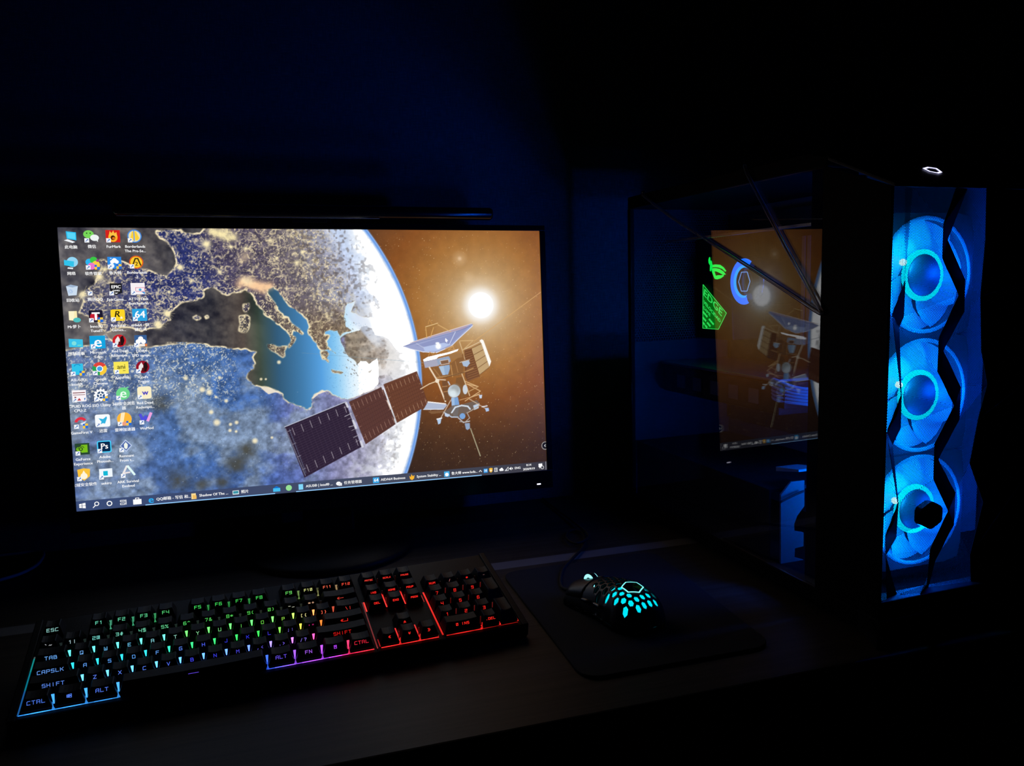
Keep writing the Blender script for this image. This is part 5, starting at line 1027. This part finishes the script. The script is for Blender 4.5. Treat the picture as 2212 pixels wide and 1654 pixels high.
# ------------------------------------------------------------------ computer tower
def glass_mat():
    mt = bpy.data.materials.new('tinted_glass'); mt.use_nodes = True; nt = mt.node_tree; N = nt.nodes; L = nt.links
    N.remove(N['Principled BSDF'])
    tr = N.new('ShaderNodeBsdfTransparent'); tr.inputs[0].default_value = (0.86, 0.88, 0.90, 1)
    gl = N.new('ShaderNodeBsdfGlossy'); gl.inputs['Roughness'].default_value = 0.0
    # reflectance of one glass face by Schlick's rule, the same from both sides
    lw = N.new('ShaderNodeLayerWeight'); lw.inputs['Blend'].default_value = 0.5
    pw = N.new('ShaderNodeMath'); pw.operation = 'POWER'; pw.inputs[1].default_value = 4.0; L.new(lw.outputs['Facing'], pw.inputs[0])
    fr = N.new('ShaderNodeMath'); fr.operation = 'MULTIPLY_ADD'; fr.inputs[1].default_value = 0.93; fr.inputs[2].default_value = 0.06; L.new(pw.outputs[0], fr.inputs[0])
    mx = N.new('ShaderNodeMixShader')
    L.new(fr.outputs[0], mx.inputs[0]); L.new(tr.outputs[0], mx.inputs[1]); L.new(gl.outputs[0], mx.inputs[2])
    L.new(mx.outputs[0], N['Material Output'].inputs['Surface'])
    return mt
def perf_mat(name, color, pitch, hole, rough=0.45, glow=0.0):
    """sheet with a hexagonal pattern of round holes, in the plane of the sheet (its UV map, in metres)"""
    mt = bpy.data.materials.new(name); mt.use_nodes = True; nt = mt.node_tree; N = nt.nodes; L = nt.links
    p = N['Principled BSDF']; p.inputs['Base Color'].default_value = (*color, 1); p.inputs['Roughness'].default_value = rough
    surf = p.outputs[0]
    if glow:   # smoky plastic that lets a little light through
        tl = N.new('ShaderNodeBsdfTranslucent'); tl.inputs[0].default_value = (glow, glow, glow, 1)
        m0 = N.new('ShaderNodeMixShader'); m0.inputs[0].default_value = 0.5; L.new(p.outputs[0], m0.inputs[1]); L.new(tl.outputs[0], m0.inputs[2]); surf = m0.outputs[0]
    tc = N.new('ShaderNodeTexCoord'); sp = N.new('ShaderNodeSeparateXYZ'); L.new(tc.outputs['UV'], sp.inputs[0])
    def math_(op, a, b=None):
        n = N.new('ShaderNodeMath'); n.operation = op
        for i, v in enumerate((a, b)):
            if v is None: continue
            if isinstance(v, (int, float)): n.inputs[i].default_value = v
            else: L.new(v, n.inputs[i])
        return n.outputs[0]
    def cell(off):
        u = math_('ADD', math_('MULTIPLY', sp.outputs['X'], 1 / pitch), off + 50); v = math_('ADD', math_('MULTIPLY', sp.outputs['Y'], 1 / (pitch * math.sqrt(3))), off + 50)
        du = math_('SUBTRACT', math_('FRACT', u), 0.5); dv = math_('MULTIPLY', math_('SUBTRACT', math_('FRACT', v), 0.5), math.sqrt(3))
        return math_('SQRT', math_('ADD', math_('MULTIPLY', du, du), math_('MULTIPLY', dv, dv)))
    d = math_('MINIMUM', cell(0.0), cell(0.5))
    h = math_('LESS_THAN', d, hole)
    tr = N.new('ShaderNodeBsdfTransparent'); mx = N.new('ShaderNodeMixShader')
    L.new(h, mx.inputs[0]); L.new(surf, mx.inputs[1]); L.new(tr.outputs[0], mx.inputs[2])
    L.new(mx.outputs[0], N['Material Output'].inputs['Surface'])
    return mt
def blade_mat():
    mt = bpy.data.materials.new('milky_fan_blade'); mt.use_nodes = True; nt = mt.node_tree; N = nt.nodes; L = nt.links
    N.remove(N['Principled BSDF'])
    a = N.new('ShaderNodeBsdfDiffuse'); a.inputs[0].default_value = (0.6, 0.62, 0.66, 1)
    b = N.new('ShaderNodeBsdfTranslucent'); b.inputs[0].default_value = (0.7, 0.74, 0.8, 1)
    g = N.new('ShaderNodeBsdfGlossy'); g.inputs['Roughness'].default_value = 0.25
    mx = N.new('ShaderNodeMixShader'); mx.inputs[0].default_value = 0.55; L.new(a.outputs[0], mx.inputs[1]); L.new(b.outputs[0], mx.inputs[2])
    m2 = N.new('ShaderNodeMixShader'); m2.inputs[0].default_value = 0.06; L.new(mx.outputs[0], m2.inputs[1]); L.new(g.outputs[0], m2.inputs[2])
    L.new(m2.outputs[0], N['Material Output'].inputs['Surface'])
    return mt
SHELLB = mat('matt_black_shell', (0.002, 0.002, 0.0022), 0.7, spec=0.05, bump=(900, 0.1))
CW, CD, CHt = 0.217, 0.495, 0.469
case = tag(empty('computer_tower', (0.521, 0.565, 0), 0.0365), 'black computer tower with glass side and blue-lit faceted mesh front', 'computer tower')
GLASS = glass_mat(); MESH = perf_mat('front_mesh', (0.028, 0.030, 0.034), 0.00145, 0.43, glow=0.012); SOLID = perf_mat('front_solid_facet', (0.02, 0.021, 0.024), 0.01, 0.0, 0.6, glow=0.012); HONEY = perf_mat('rear_honeycomb', (0.035, 0.038, 0.040), 0.0042, 0.40)
# chassis
MB().box(0.0, CW, 0.0, CD, 0.012, 0.030).build('bottom_panel', SHELLB, case, bevel=0.002)
MB().box(CW - 0.004, CW, 0.085, CD, 0.030, CHt - 0.017).build('side_panel', SHELLB, case)
for fx in (0.02, CW - 0.05):
    for fy in (0.04, CD - 0.07):
        MB().box(fx, fx + 0.03, fy, fy + 0.03, 0.0, 0.012).build('foot', RUBBER, case, bevel=0.002)
MB().prism([(0.085, 0.452), (CD, 0.452), (CD, CHt), (0.115, CHt), (0.085, 0.462)], 0, 0.0, CW).build('top_panel', SHELLB, case, bevel=0.0015)
MB().box(0.0, 0.006, CD - 0.008, CD, 0.03, 0.452).build('rear_pillar', SHELLB, case)
rg = MB().box(0.0, CW - 0.004, CD - 0.0025, CD - 0.0010, 0.260, 0.452).build('rear_grille', HONEY, case)
uvl = rg.data.uv_layers.new(name='UVMap')
for lp in rg.data.loops:
    p = rg.data.vertices[lp.vertex_index].co; uvl.data[lp.index].uv = (p.x, p.z)
MB().box(0.0, CW - 0.004, CD - 0.003, CD, 0.030, 0.2595).build('rear_panel', mat('dark_rear_steel', (0.012, 0.012, 0.014), 0.5), case)
MB().prism([(0.155, 0.262), (0.163, 0.262), (0.163, 0.300), (0.155, 0.300)], 1, CD - 0.0045, CD - 0.0026).build('rear_slot', RUBBER, case)
MB().box(0.006, 0.045, 0.092, 0.112, 0.030, 0.452).build('front_column', SHELLB, case)
MB().box(0.172, 0.176, 0.112, CD - 0.003, 0.030, 0.452).build('motherboard_tray', INNER, case)
# tempered glass door
g = MB().box(0.0, 0.0012, 0.0895, CD - 0.0085, 0.0305, 0.4515).build('glass_panel', GLASS, case)
g['label'] = 'tinted glass door mirroring the screen'
# front shell: side cheeks, sloping cap, chin, faceted mesh
MB().prism([(0.004, 0.030), (0.089, 0.030), (0.089, 0.452), (0.0845, 0.4515), (0.004, 0.4235)], 0, 0.0, 0.003).build('side_cheek', mat('matt_black_shell', (0.002, 0.002, 0.0022), 0.7, spec=0.05, bump=(900, 0.1)), case)
MB().prism([(0.022, 0.030), (0.084, 0.030), (0.084, 0.4515), (0.022, 0.428)], 0, CW - 0.003, CW).build('side_cheek', mat('matt_black_shell', (0.002, 0.002, 0.0022), 0.7, spec=0.05, bump=(900, 0.1)), case)
KS, KC = 0.42, 0.4262
MB().prism([(0.0, KC - 0.004), (0.0, KC), (0.0845, KC + KS * 0.0845), (0.0845, KC + KS * 0.0845 - 0.004)], 0, 0.0, CW).build('front_cap', BLACK, case, bevel=0.001)
MB().prism([(0.004, 0.0), (0.004, 0.046), (0.018, 0.048), (0.03, 0.0305), (0.03, 0.012)], 0, 0.0, CW).build('chin', BLACK, case, bevel=0.001)
# power button ring on the sloping cap
hb = [(0.0766,0.0455,0.4453),(0.0892,0.0515,0.4478),(0.0959,0.047,0.446),(0.0876,0.0328,0.44),(0.0782,0.0284,0.4381),(0.0728,0.034,0.4405)]
nb = Vector((0, -KS, 1)).normalized(); hc = sum((Vector(p) for p in hb), Vector()) / 6
mb = MB(); v = [Vector(p) + nb * 0.0009 for p in hb] + [Vector(p).lerp(hc, 0.30) + nb * 0.0009 for p in hb]
mb.add(v, [(k, (k + 1) % 6, (k + 1) % 6 + 6, k + 6) for k in range(6)]).build('power_button_ring', emat('button_glow', (205, 205, 255), 1.8), case)
mb = MB(); v = [Vector(p).lerp(hc, 0.30) + nb * 0.0007 for p in hb]; mb.add(v, [tuple(range(6))]).build('power_button', GLOSS, case)
# faceted mesh: polylines from left to right, joined by triangles
def with_y(l, y): return [(x, y, z) for x, z in l]
ZT_, ZB_ = 0.4235, 0.046
P0 = [(0.003, 0.005, ZT_), (0.003, 0.005, 0.30), (0.003, 0.005, 0.18), (0.003, 0.007, ZB_)]
P1 = [(0.016, 0.005, ZT_)] + with_y([(0.0184,0.3412),(0.0125,0.3264),(0.0055,0.3122),(0.0186,0.2396),(0.0145,0.2213),(0.0035,0.2061),(0.0191,0.1391),(0.0145,0.1204),(0.0058,0.1093)], 0.004) + [(0.014, 0.008, ZB_)]
P2 = [(0.030, 0.010, ZT_)] + with_y([(0.0209,0.3415)], 0.006) + with_y([(0.0308,0.3088),(0.0257,0.2994)], 0.016) + with_y([(0.0211,0.2392)], 0.006) + with_y([(0.0316,0.2056),(0.0224,0.1911)], 0.016) + with_y([(0.0217,0.1388)], 0.006) + with_y([(0.0308,0.1015),(0.019,0.0851)], 0.016) + [(0.030, 0.012, ZB_)]
PL = [(0.074, 0.004, ZT_)] + with_y([(0.0563,0.3907),(0.0565,0.3608),(0.0777,0.3272),(0.0562,0.2891),(0.0561,0.2589),(0.0778,0.2256),(0.056,0.1914),(0.0563,0.1583),(0.0759,0.1256),(0.0557,0.0914),(0.0534,0.0575)], 0.0) + [(0.052, 0.006, ZB_)]
PR = [(0.096, 0.012, ZT_)] + with_y([(0.079,0.3774),(0.1025,0.3411),(0.1033,0.311),(0.0793,0.2755),(0.103,0.2393),(0.1031,0.2085),(0.0785,0.1716),(0.1019,0.1363),(0.1018,0.1051),(0.0802,0.0718)], 0.016) + [(0.070, 0.014, ZB_)]
P4 = [(0.110, 0.004, ZT_)] + with_y([(0.1113,0.3779)], 0.004) + with_y([(0.1201,0.3247)], 0.014) + with_y([(0.1125,0.275),(0.1221,0.2421)], 0.004) + with_y([(0.1244,0.2071),(0.1162,0.1647)], 0.014) + with_y([(0.124,0.1273)], 0.004) + with_y([(0.1194,0.0723)], 0.012) + [(0.120, 0.010, ZB_)]
P5 = [(CW - 0.04, 0.014, ZT_), (CW - 0.04, 0.002, 0.34), (CW - 0.03, 0.014, 0.24), (CW - 0.04, 0.002, 0.15), (CW - 0.04, 0.014, ZB_)]
P6 = [(CW - 0.003, 0.022, ZT_), (CW - 0.003, 0.022, 0.30), (CW - 0.003, 0.022, 0.18), (CW - 0.003, 0.022, ZB_)]
def strip_tris(A, B):
    """triangles between two polylines that run downwards"""
    i = j = 0; out = []
    while i < len(A) - 1 or j < len(B) - 1:
        if j == len(B) - 1 or (i < len(A) - 1 and A[i + 1][2] >= B[j + 1][2]):
            out.append((A[i], A[i + 1], B[j])); i += 1
        else:
            out.append((A[i], B[j + 1], B[j])); j += 1
    return out
ff = empty('mesh_front', (0, 0, 0), 0, case)
for A, B in ((P0, P1), (P1, P2), (P2, PL), (PL, PR), (PR, P4), (P4, P5), (P5, P6)):
    for tri in strip_tris(A, B):
        a, b, c = (Vector(q) for q in tri)
        if (b - a).cross(c - a).length < 1e-9: continue
        n = (b - a).cross(c - a).normalized()
        if n.y > 0: b, c = c, b; n = -n
        t2 = (Vector((0, 0, 1)) - n * n.z).normalized(); t1 = t2.cross(n)
        mb = MB()
        for lay in (0.0, -0.00016, -0.00032, -0.00048): mb.add([q + n * lay for q in (a, b, c)], [(0, 1, 2)])
        o = mb.build('facet', SOLID if ((A is P1 and max(a.y, b.y, c.y) > 0.0155) or A is PL or A is P4 or A is P5) else MESH, ff)  # unperforated facets stand in for dark bands and the unlit right side
        uvl = o.data.uv_layers.new(name='UVMap')
        for lp in o.data.loops:
            p = o.data.vertices[lp.vertex_index].co; uvl.data[lp.index].uv = (p.dot(t1), p.dot(t2))
# round badge on the mesh
bc = [(0.0518,0.1252)][0]; br_ = 0.0138
bp = [(bc[0] + br_ * 1.12 * math.sin(math.radians(60 * k)), bc[1] + br_ * math.cos(math.radians(60 * k))) for k in range(6)]
bq = []
for k in range(6):
    a, b = Vector(bp[k]), Vector(bp[(k + 1) % 6]); bq += [tuple(a.lerp(b, .15)), tuple(a.lerp(b, .85))]
MB().prism(bq, 1, -0.003, 0.0035).build('badge', GLOSS, case)
mb = MB(); n = len(bq); v = [(x, -0.0031, z) for x, z in bq] + [(bc[0] + (x - bc[0]) * .94, -0.0031, bc[1] + (z - bc[1]) * .94) for x, z in bq]
mb.add(v, [(k, (k + 1) % n, (k + 1) % n + n, k + n) for k in range(n)]).build('badge_rim', mat('satin_grey_rim', (0.12, 0.12, 0.14), 0.3, 1.0), case)
# fans
BLADE = blade_mat(); FANF = mat('smoky_fan_frame', (0.045, 0.048, 0.052), 0.5); HUBM = mat('smoky_hub', (0.06, 0.065, 0.09), 0.5)
RINGC = emat('fan_led_ring', (0, 215, 255), 2.6); SPOT = emat('fan_led_spot', (190, 250, 255), 3.0)
fans = [(0.1002,0.346),(0.0994,0.2262),(0.0977,0.1083)]
FANX = 0.101
def make_fan(z):
    f = empty('fan', (FANX, 0.072, z), 0, case)
    n = 32; R0, RS = 0.0575, 0.060
    sq = []; ci = []
    for k in range(n):
        a = 2 * math.pi * k / n; c, s = math.cos(a), math.sin(a); q = RS / max(abs(c), abs(s)); q = min(q, 0.080)
        sq.append((q * c, q * s)); ci.append((R0 * c, R0 * s))
    mb = MB(); v = [(x, -0.0125, z_) for x, z_ in sq] + [(x, -0.0125, z_) for x, z_ in ci] + [(x, 0.0125, z_) for x, z_ in ci] + [(x, 0.0125, z_) for x, z_ in sq]
    mb.add(v, [(r * n + k, r * n + (k + 1) % n, ((r + 1) % 4) * n + (k + 1) % n, ((r + 1) % 4) * n + k) for r in range(4) for k in range(n)]).build('frame', FANF, f)
    MB().lathe([(0.0575, -0.0128), (0.0555, -0.0136), (0.0535, -0.0128)], 48, 1).build('rim', BLADE, f, smooth=True)
    MB().lathe([(0.0, -0.0125), (0.0185, -0.0125), (0.0205, -0.0105), (0.0205, 0.010), (0.0, 0.010)], 32, 1).build('hub', HUBM, f, smooth=True)
    MB().lathe([(0.0208, -0.0100), (0.0255, -0.0096), (0.0255, -0.0070)], 40, 1).build('led_ring', RINGC, f)
    for k in range(9):
        mb = MB(); v = []; a0 = 2 * math.pi * k / 9
        for j in range(7):
            r = 0.0208 + (0.0545 - 0.0208) * j / 6; sw = 0.55 * (j / 6) ** 1.3; span = 0.62 + 0.06 * j / 6
            for i in range(6):
                a = a0 + sw + span * (i / 5 - 0.5) * 1.25; y = -0.005 + 0.007 * (i / 5)
                v.append((r * math.cos(a), y, r * math.sin(a)))
        mb.add(v, [(j * 6 + i, j * 6 + i + 1, (j + 1) * 6 + i + 1, (j + 1) * 6 + i) for j in range(6) for i in range(5)]).build('blade', BLADE, f, smooth=True)
    MB().lathe([(0.0, 0.0035), (0.003, 0.002), (0.0035, 0.0), (0.003, -0.002), (0.0, -0.0035)], 10, 1, (-0.030, -0.013, 0.013)).build('led', SPOT, f, smooth=True)  # glowing bead put in for the reflected bright spot beside the hub
    for nm, (x, y, z_), e, colr in (('fan_lamp', (-0.030, -0.022, 0.016), FAN_LAMP * 0.8, (0.0, 0.32, 1.0)), ('fan_lamp', (-0.012, -0.026, -0.034), FAN_LAMP * 0.8, (0.0, 0.12, 1.0)), ('fan_lamp', (0.040, -0.026, 0.004), FAN_LAMP * 1.0, (0.0, 0.07, 1.0)), ('fan_lamp', (-0.010, 0.022, 0.014), FAN_LAMP * 1.6, (0.0, 0.11, 1.0))):
        ld_ = bpy.data.lights.new(nm, 'POINT'); ld_.energy = e; ld_.color = colr; ld_.shadow_soft_size = 0.018 if y > 0 else 0.010
        lo = bpy.data.objects.new(nm, ld_); link(lo, f); lo.location = (x, y, z_)
    return f
for (x, z) in fans: make_fan(z)
MB().box(0.030, 0.048, 0.086, 0.089, 0.035, 0.445).build('fan_bracket', SHELLB, case)
MB().box(0.1615, 0.2135, 0.086, 0.089, 0.065, 0.445).build('fan_bracket', mat('pale_grey_steel', (0.30, 0.31, 0.33), 0.5), case)  # pale plate added to catch fan light behind the right facets
MB().box(0.050, 0.1615, 0.086, 0.089, 0.407, 0.445).build('fan_bracket', mat('pale_grey_steel', (0.30, 0.31, 0.33), 0.5), case)  # second added plate, pale so the top of the mesh looks lit

# ---- inside the tower
PCB = mat('dark_circuit_board', (0.012, 0.014, 0.013), 0.5, bump=(400, 0.3)); ALU = mat('brushed_dark_aluminium', (0.22, 0.22, 0.24), 0.3, 0.9)
MB().box(0.166, 0.172, 0.225, 0.478, 0.135, 0.440).build('motherboard', PCB, case)
FX = 0.110
# input-output shroud with lit emblem and lit panel of words
MB().prism([(0.395, 0.262), (0.484, 0.262), (0.484, 0.405), (0.425, 0.405), (0.400, 0.33)], 0, FX + 0.001, 0.166).build('io_shroud', BLACK, case, bevel=0.002)
GRN = emat('emblem_green', (14, 250, 80), 1.35); GRD = emat('word_panel_green', (10, 150, 24), 0.6); GRT = emat('word_green', (50, 240, 95), 1.2)
def cxpoly(name, pts, lx, material, parent=case, t=0.0006):
    return MB().prism(pts, 0, lx - t, lx).build(name, material, parent)
em = empty('emblem', (0, 0, 0), 0, case)
for pl in ([(0.445,0.369),(0.4365,0.3694),(0.4253,0.3685),(0.417,0.3649),(0.4102,0.3596),(0.4122,0.3585),(0.4197,0.3626),(0.428,0.3646),(0.4364,0.3655),(0.4435,0.3654),(0.4471,0.3643)], [(0.4471,0.3643),(0.4364,0.3643),(0.4266,0.3628),(0.417,0.359),(0.4112,0.3546),(0.4169,0.3541),(0.4252,0.3569),(0.4343,0.3595),(0.4392,0.3596),(0.437,0.3552),(0.4356,0.3532),(0.4406,0.3521),(0.4442,0.3578)], [(0.4356,0.3532),(0.4293,0.354),(0.4224,0.3537),(0.4162,0.3543),(0.4162,0.3523),(0.4237,0.3493),(0.4321,0.3481),(0.4377,0.3488),(0.4408,0.3521)], [(0.4522,0.3805),(0.4504,0.3796),(0.4497,0.3732),(0.4514,0.3692),(0.4536,0.3725),(0.4542,0.3766)], [(0.4482,0.3755),(0.4462,0.3739),(0.4447,0.369),(0.4471,0.3643),(0.4483,0.3599),(0.4504,0.3607),(0.45,0.3684)]):
    cxpoly('emblem_stroke', pl, FX, GRN, em)
wp = [(0.4674,0.3411),(0.4079,0.3004),(0.4272,0.2768),(0.4677,0.2766)]
wpn = empty('word_panel', (0, 0, 0), 0, case)
cxpoly('backing', wp, FX, GRD, wpn)
mb = MB()
for k in range(4):
    a, b = Vector((FX - 0.001, *wp[k])), Vector((FX - 0.001, *wp[(k + 1) % 4])); mb.tube([a, b], 0.00045, 6)
mb.build('outline', GRT, wpn)
def cxtext(txt, o, right, up, size, name='words', bold=False):
    """lettering on the shroud face: o, right, up are (ly, lz)"""
    v, f = text_polys(txt, 1.0, 'LEFT', 0.0)
    mb = MB(); w_ = max(p[0] for p in v) or 1
    for k_ in (0.0, 0.035):      # doubled for a bold face
        mb.add([(FX - 0.0010 - k_ * 0.001, o[0] + right[0] * (a / w_ + k_ * .6) + up[0] * (b + k_) * size, o[1] + right[1] * (a / w_ + k_ * .6) + up[1] * (b + k_) * size) for a, b in v], f)
    mb.build(name, GRT, wpn)
q = [(0.4666,0.3308),(0.4191,0.2994),(0.4644,0.3386),(0.4657,0.316),(0.4231,0.2881),(0.4672,0.3082),(0.4329,0.2861),(0.4671,0.3011),(0.4385,0.2827),(0.4671,0.2924),(0.4471,0.2799),(0.467,0.285),(0.4559,0.2779)]
upv = (Vector(q[2]) - Vector(q[0])); upv = (upv.x, upv.y)
cxtext('EDGE', q[0], (q[1][0] - q[0][0], q[1][1] - q[0][1]), upv, 1.7)
cxtext('VELOCIDAD', q[3], (q[4][0] - q[3][0], q[4][1] - q[3][1]), upv, 0.85)
cxtext('GAME', q[5], ((q[6][0] - q[5][0]) * .55, (q[6][1] - q[5][1]) * .55), upv, 0.75)
mb = MB()
for (a, b) in ((7, 8), (9, 10), (11, 12)):
    A, B = Vector(q[a]), Vector(q[b])
    for k in range(7):
        if k in (3,): continue
        p, r_ = A.lerp(B, k / 7), A.lerp(B, (k + .75) / 7); mb.tube([(FX - 0.0009, p.x, p.y), (FX - 0.0009, r_.x, r_.y)], 0.0014, 5)
mb.build('small_print', GRT, wpn)
# pump block with open blue ring and hexagon
pcn = [(0.3479,0.344)][0]; PX = 0.095
pu = empty('pump', (PX, pcn[0], pcn[1]), 0, case)
MB().lathe([(0.033, 0.0), (0.033, 0.071)], 40, 0).build('body', BLACK, pu, smooth=True)
MB().lathe([(0.0, 0.004), (0.0335, 0.004), (0.0335, 0.008)], 40, 0).build('cap', GLOSS, pu, smooth=True)
# ring opens towards the front of the tower: angle measured from +ly
MB().lathe([(0.0305, 0.0), (0.0260, -0.0012), (0.0215, -0.0012)], 40, 0, a0=math.radians(-112), a1=math.radians(122)).build('light_ring', emat('pump_blue', (14, 112, 255), 1.5), pu, smooth=True)
MB().lathe([(0.0215, -0.0012), (0.0185, 0.0010)], 40, 0, a0=math.radians(-108), a1=math.radians(118)).build('light_ring_inner', emat('pump_bright_blue', (10, 165, 255), 1.4), pu, smooth=True)
mb = MB(); hx = [(0.0005, 0.0125 * 1.0 * math.cos(math.radians(60 * k)), 0.0145 * math.sin(math.radians(60 * k))) for k in range(6)]
for k in range(6): mb.tube([hx[k], hx[(k + 1) % 6]], 0.0006, 6)
mb.build('hexagon_line', emat('pump_line', (120, 175, 255), 0.9), pu)
# memory sticks
for k in range(4):
    MB().prism([(0.232 + k * 0.010, 0.265), (0.238 + k * 0.010, 0.265), (0.238 + k * 0.010, 0.398), (0.232 + k * 0.010, 0.398)], 0, 0.122, 0.166).build('memory_stick', ALU, case)
# graphics card
gp = empty('graphics_card', (0, 0, 0), 0, case)
MB().box(0.048, 0.164, 0.215, 0.486, 0.226, 0.2295).build('backplate', ALU, gp, bevel=0.0006)
MB().box(0.050, 0.164, 0.215, 0.486, 0.186, 0.2255).build('cooler_shroud', BLACK, gp, bevel=0.004)
for k in range(5): MB().box(0.0475, 0.0485, 0.25 + k * 0.042, 0.27 + k * 0.042, 0.196, 0.214).build('fin_slot', ALU, gp)
for k in range(6):
    z = 0.233 - k * 0.0045
    p = bez([(0.060 + k * 0.002, 0.236, 0.222 - k * .001), (0.048, 0.222, z - 0.004), (0.062, 0.19, z - 0.012 + k * .001), (0.10, 0.155, z - 0.010), (0.150, 0.150, z - 0.004), (0.170, 0.160, z)], 6)
    MB().tube(p, 0.0019, 8).build('power_cable', mat('sleeved_cable', (0.30, 0.32, 0.36), 0.5), gp, smooth=True)
MB().box(0.050, 0.072, 0.205, 0.224, 0.196, 0.224).build('power_plug', BLACK, gp, bevel=0.001)
# power supply cover with cut out nose
sp_ = empty('power_supply_cover', (0, 0, 0), 0, case)
MB().box(0.010, 0.171, 0.175, 0.486, 0.108, 0.112).build('cover_top', STEEL, sp_)
MB().box(0.008, 0.0105, 0.175, 0.486, 0.031, 0.112).build('cover_side', STEEL, sp_)
nose = [(0.012,0.1089),(0.0254,0.1225),(0.0432,0.1223),(0.0439,0.0927),(0.0343,0.0825),(0.0304,0.0734),(0.0311,0.0655),(0.0435,0.0621),(0.0439,0.0462),(0.0321,0.0452),(0.0318,0.0347),(0.0442,0.0302),(0.0377,0.0241),(0.0264,0.0191),(0.0172,0.0235),(0.0135,0.0276)]
MB().prism(nose, 1, 0.160, 0.1625).build('cut_out_plate', mat('dark_grey_steel', (0.09, 0.09, 0.10), 0.5), sp_)
MB().tube(bez([(p[0], 0.155, p[1]) for p in [(0.0068,0.1026),(0.0247,0.1083),(0.0388,0.1118)]], 5), 0.0014, 8).build('thin_wire', RUBBER, sp_, smooth=True)
shf = [(0.193,0.1322),(0.1536,0.1371),(0.1535,0.1345),(0.1922,0.1272)]
MB().prism(shf, 0, 0.03, 0.06).build('bracket', mat('grey_blue_steel', (0.22, 0.23, 0.25), 0.45), sp_)
# light-strip bridge under the top (thin, bluish)
MB().box(0.008, 0.012, 0.115, 0.40, 0.3985, 0.4015).build('cable_bar', ALU, case)

LEAD = mat('smoky_clear_lead', (0.42, 0.43, 0.46), 0.08)
LEAD.node_tree.nodes['Principled BSDF'].inputs['Transmission Weight'].default_value = 0.85
LEAD.node_tree.nodes['Principled BSDF'].inputs['IOR'].default_value = 1.45
# ------------------------------------------------------------------ one thin lead hung across the glass, hooked at its front edge
a_ = [(0.2076,0.4637),(0.1941,0.446),(0.172,0.4186),(0.137,0.3754),(0.1079,0.3409),(0.0885,0.3172),(0.0844,0.3128),(0.091,0.3131),(0.136,0.3327),(0.1992,0.3594),(0.2816,0.3938),(0.3673,0.4294),(0.4387,0.4597)]
CM = Matrix.Translation((0.521, 0.565, 0)) @ Matrix.Rotation(0.0365, 4, 'Z')
y0_, y1_ = a_[0][0], a_[-1][0]
loc_ = [(-0.0026, y0_ + 0.004, 0.4720), (-0.0028, y0_, 0.4640)] + [(-0.0026, y, z) for y, z in a_[1:-1]] + [(-0.0028, y1_, 0.4640), (-0.0026, y1_ + 0.004, 0.4720)]
tag(MB().tube(bez([CM @ Vector(p) for p in loc_], 6), 0.0021, 10).build('thin_lead', LEAD, None, smooth=True), 'thin smoky dark lead hung in a V across the glass of the tower', 'cable')
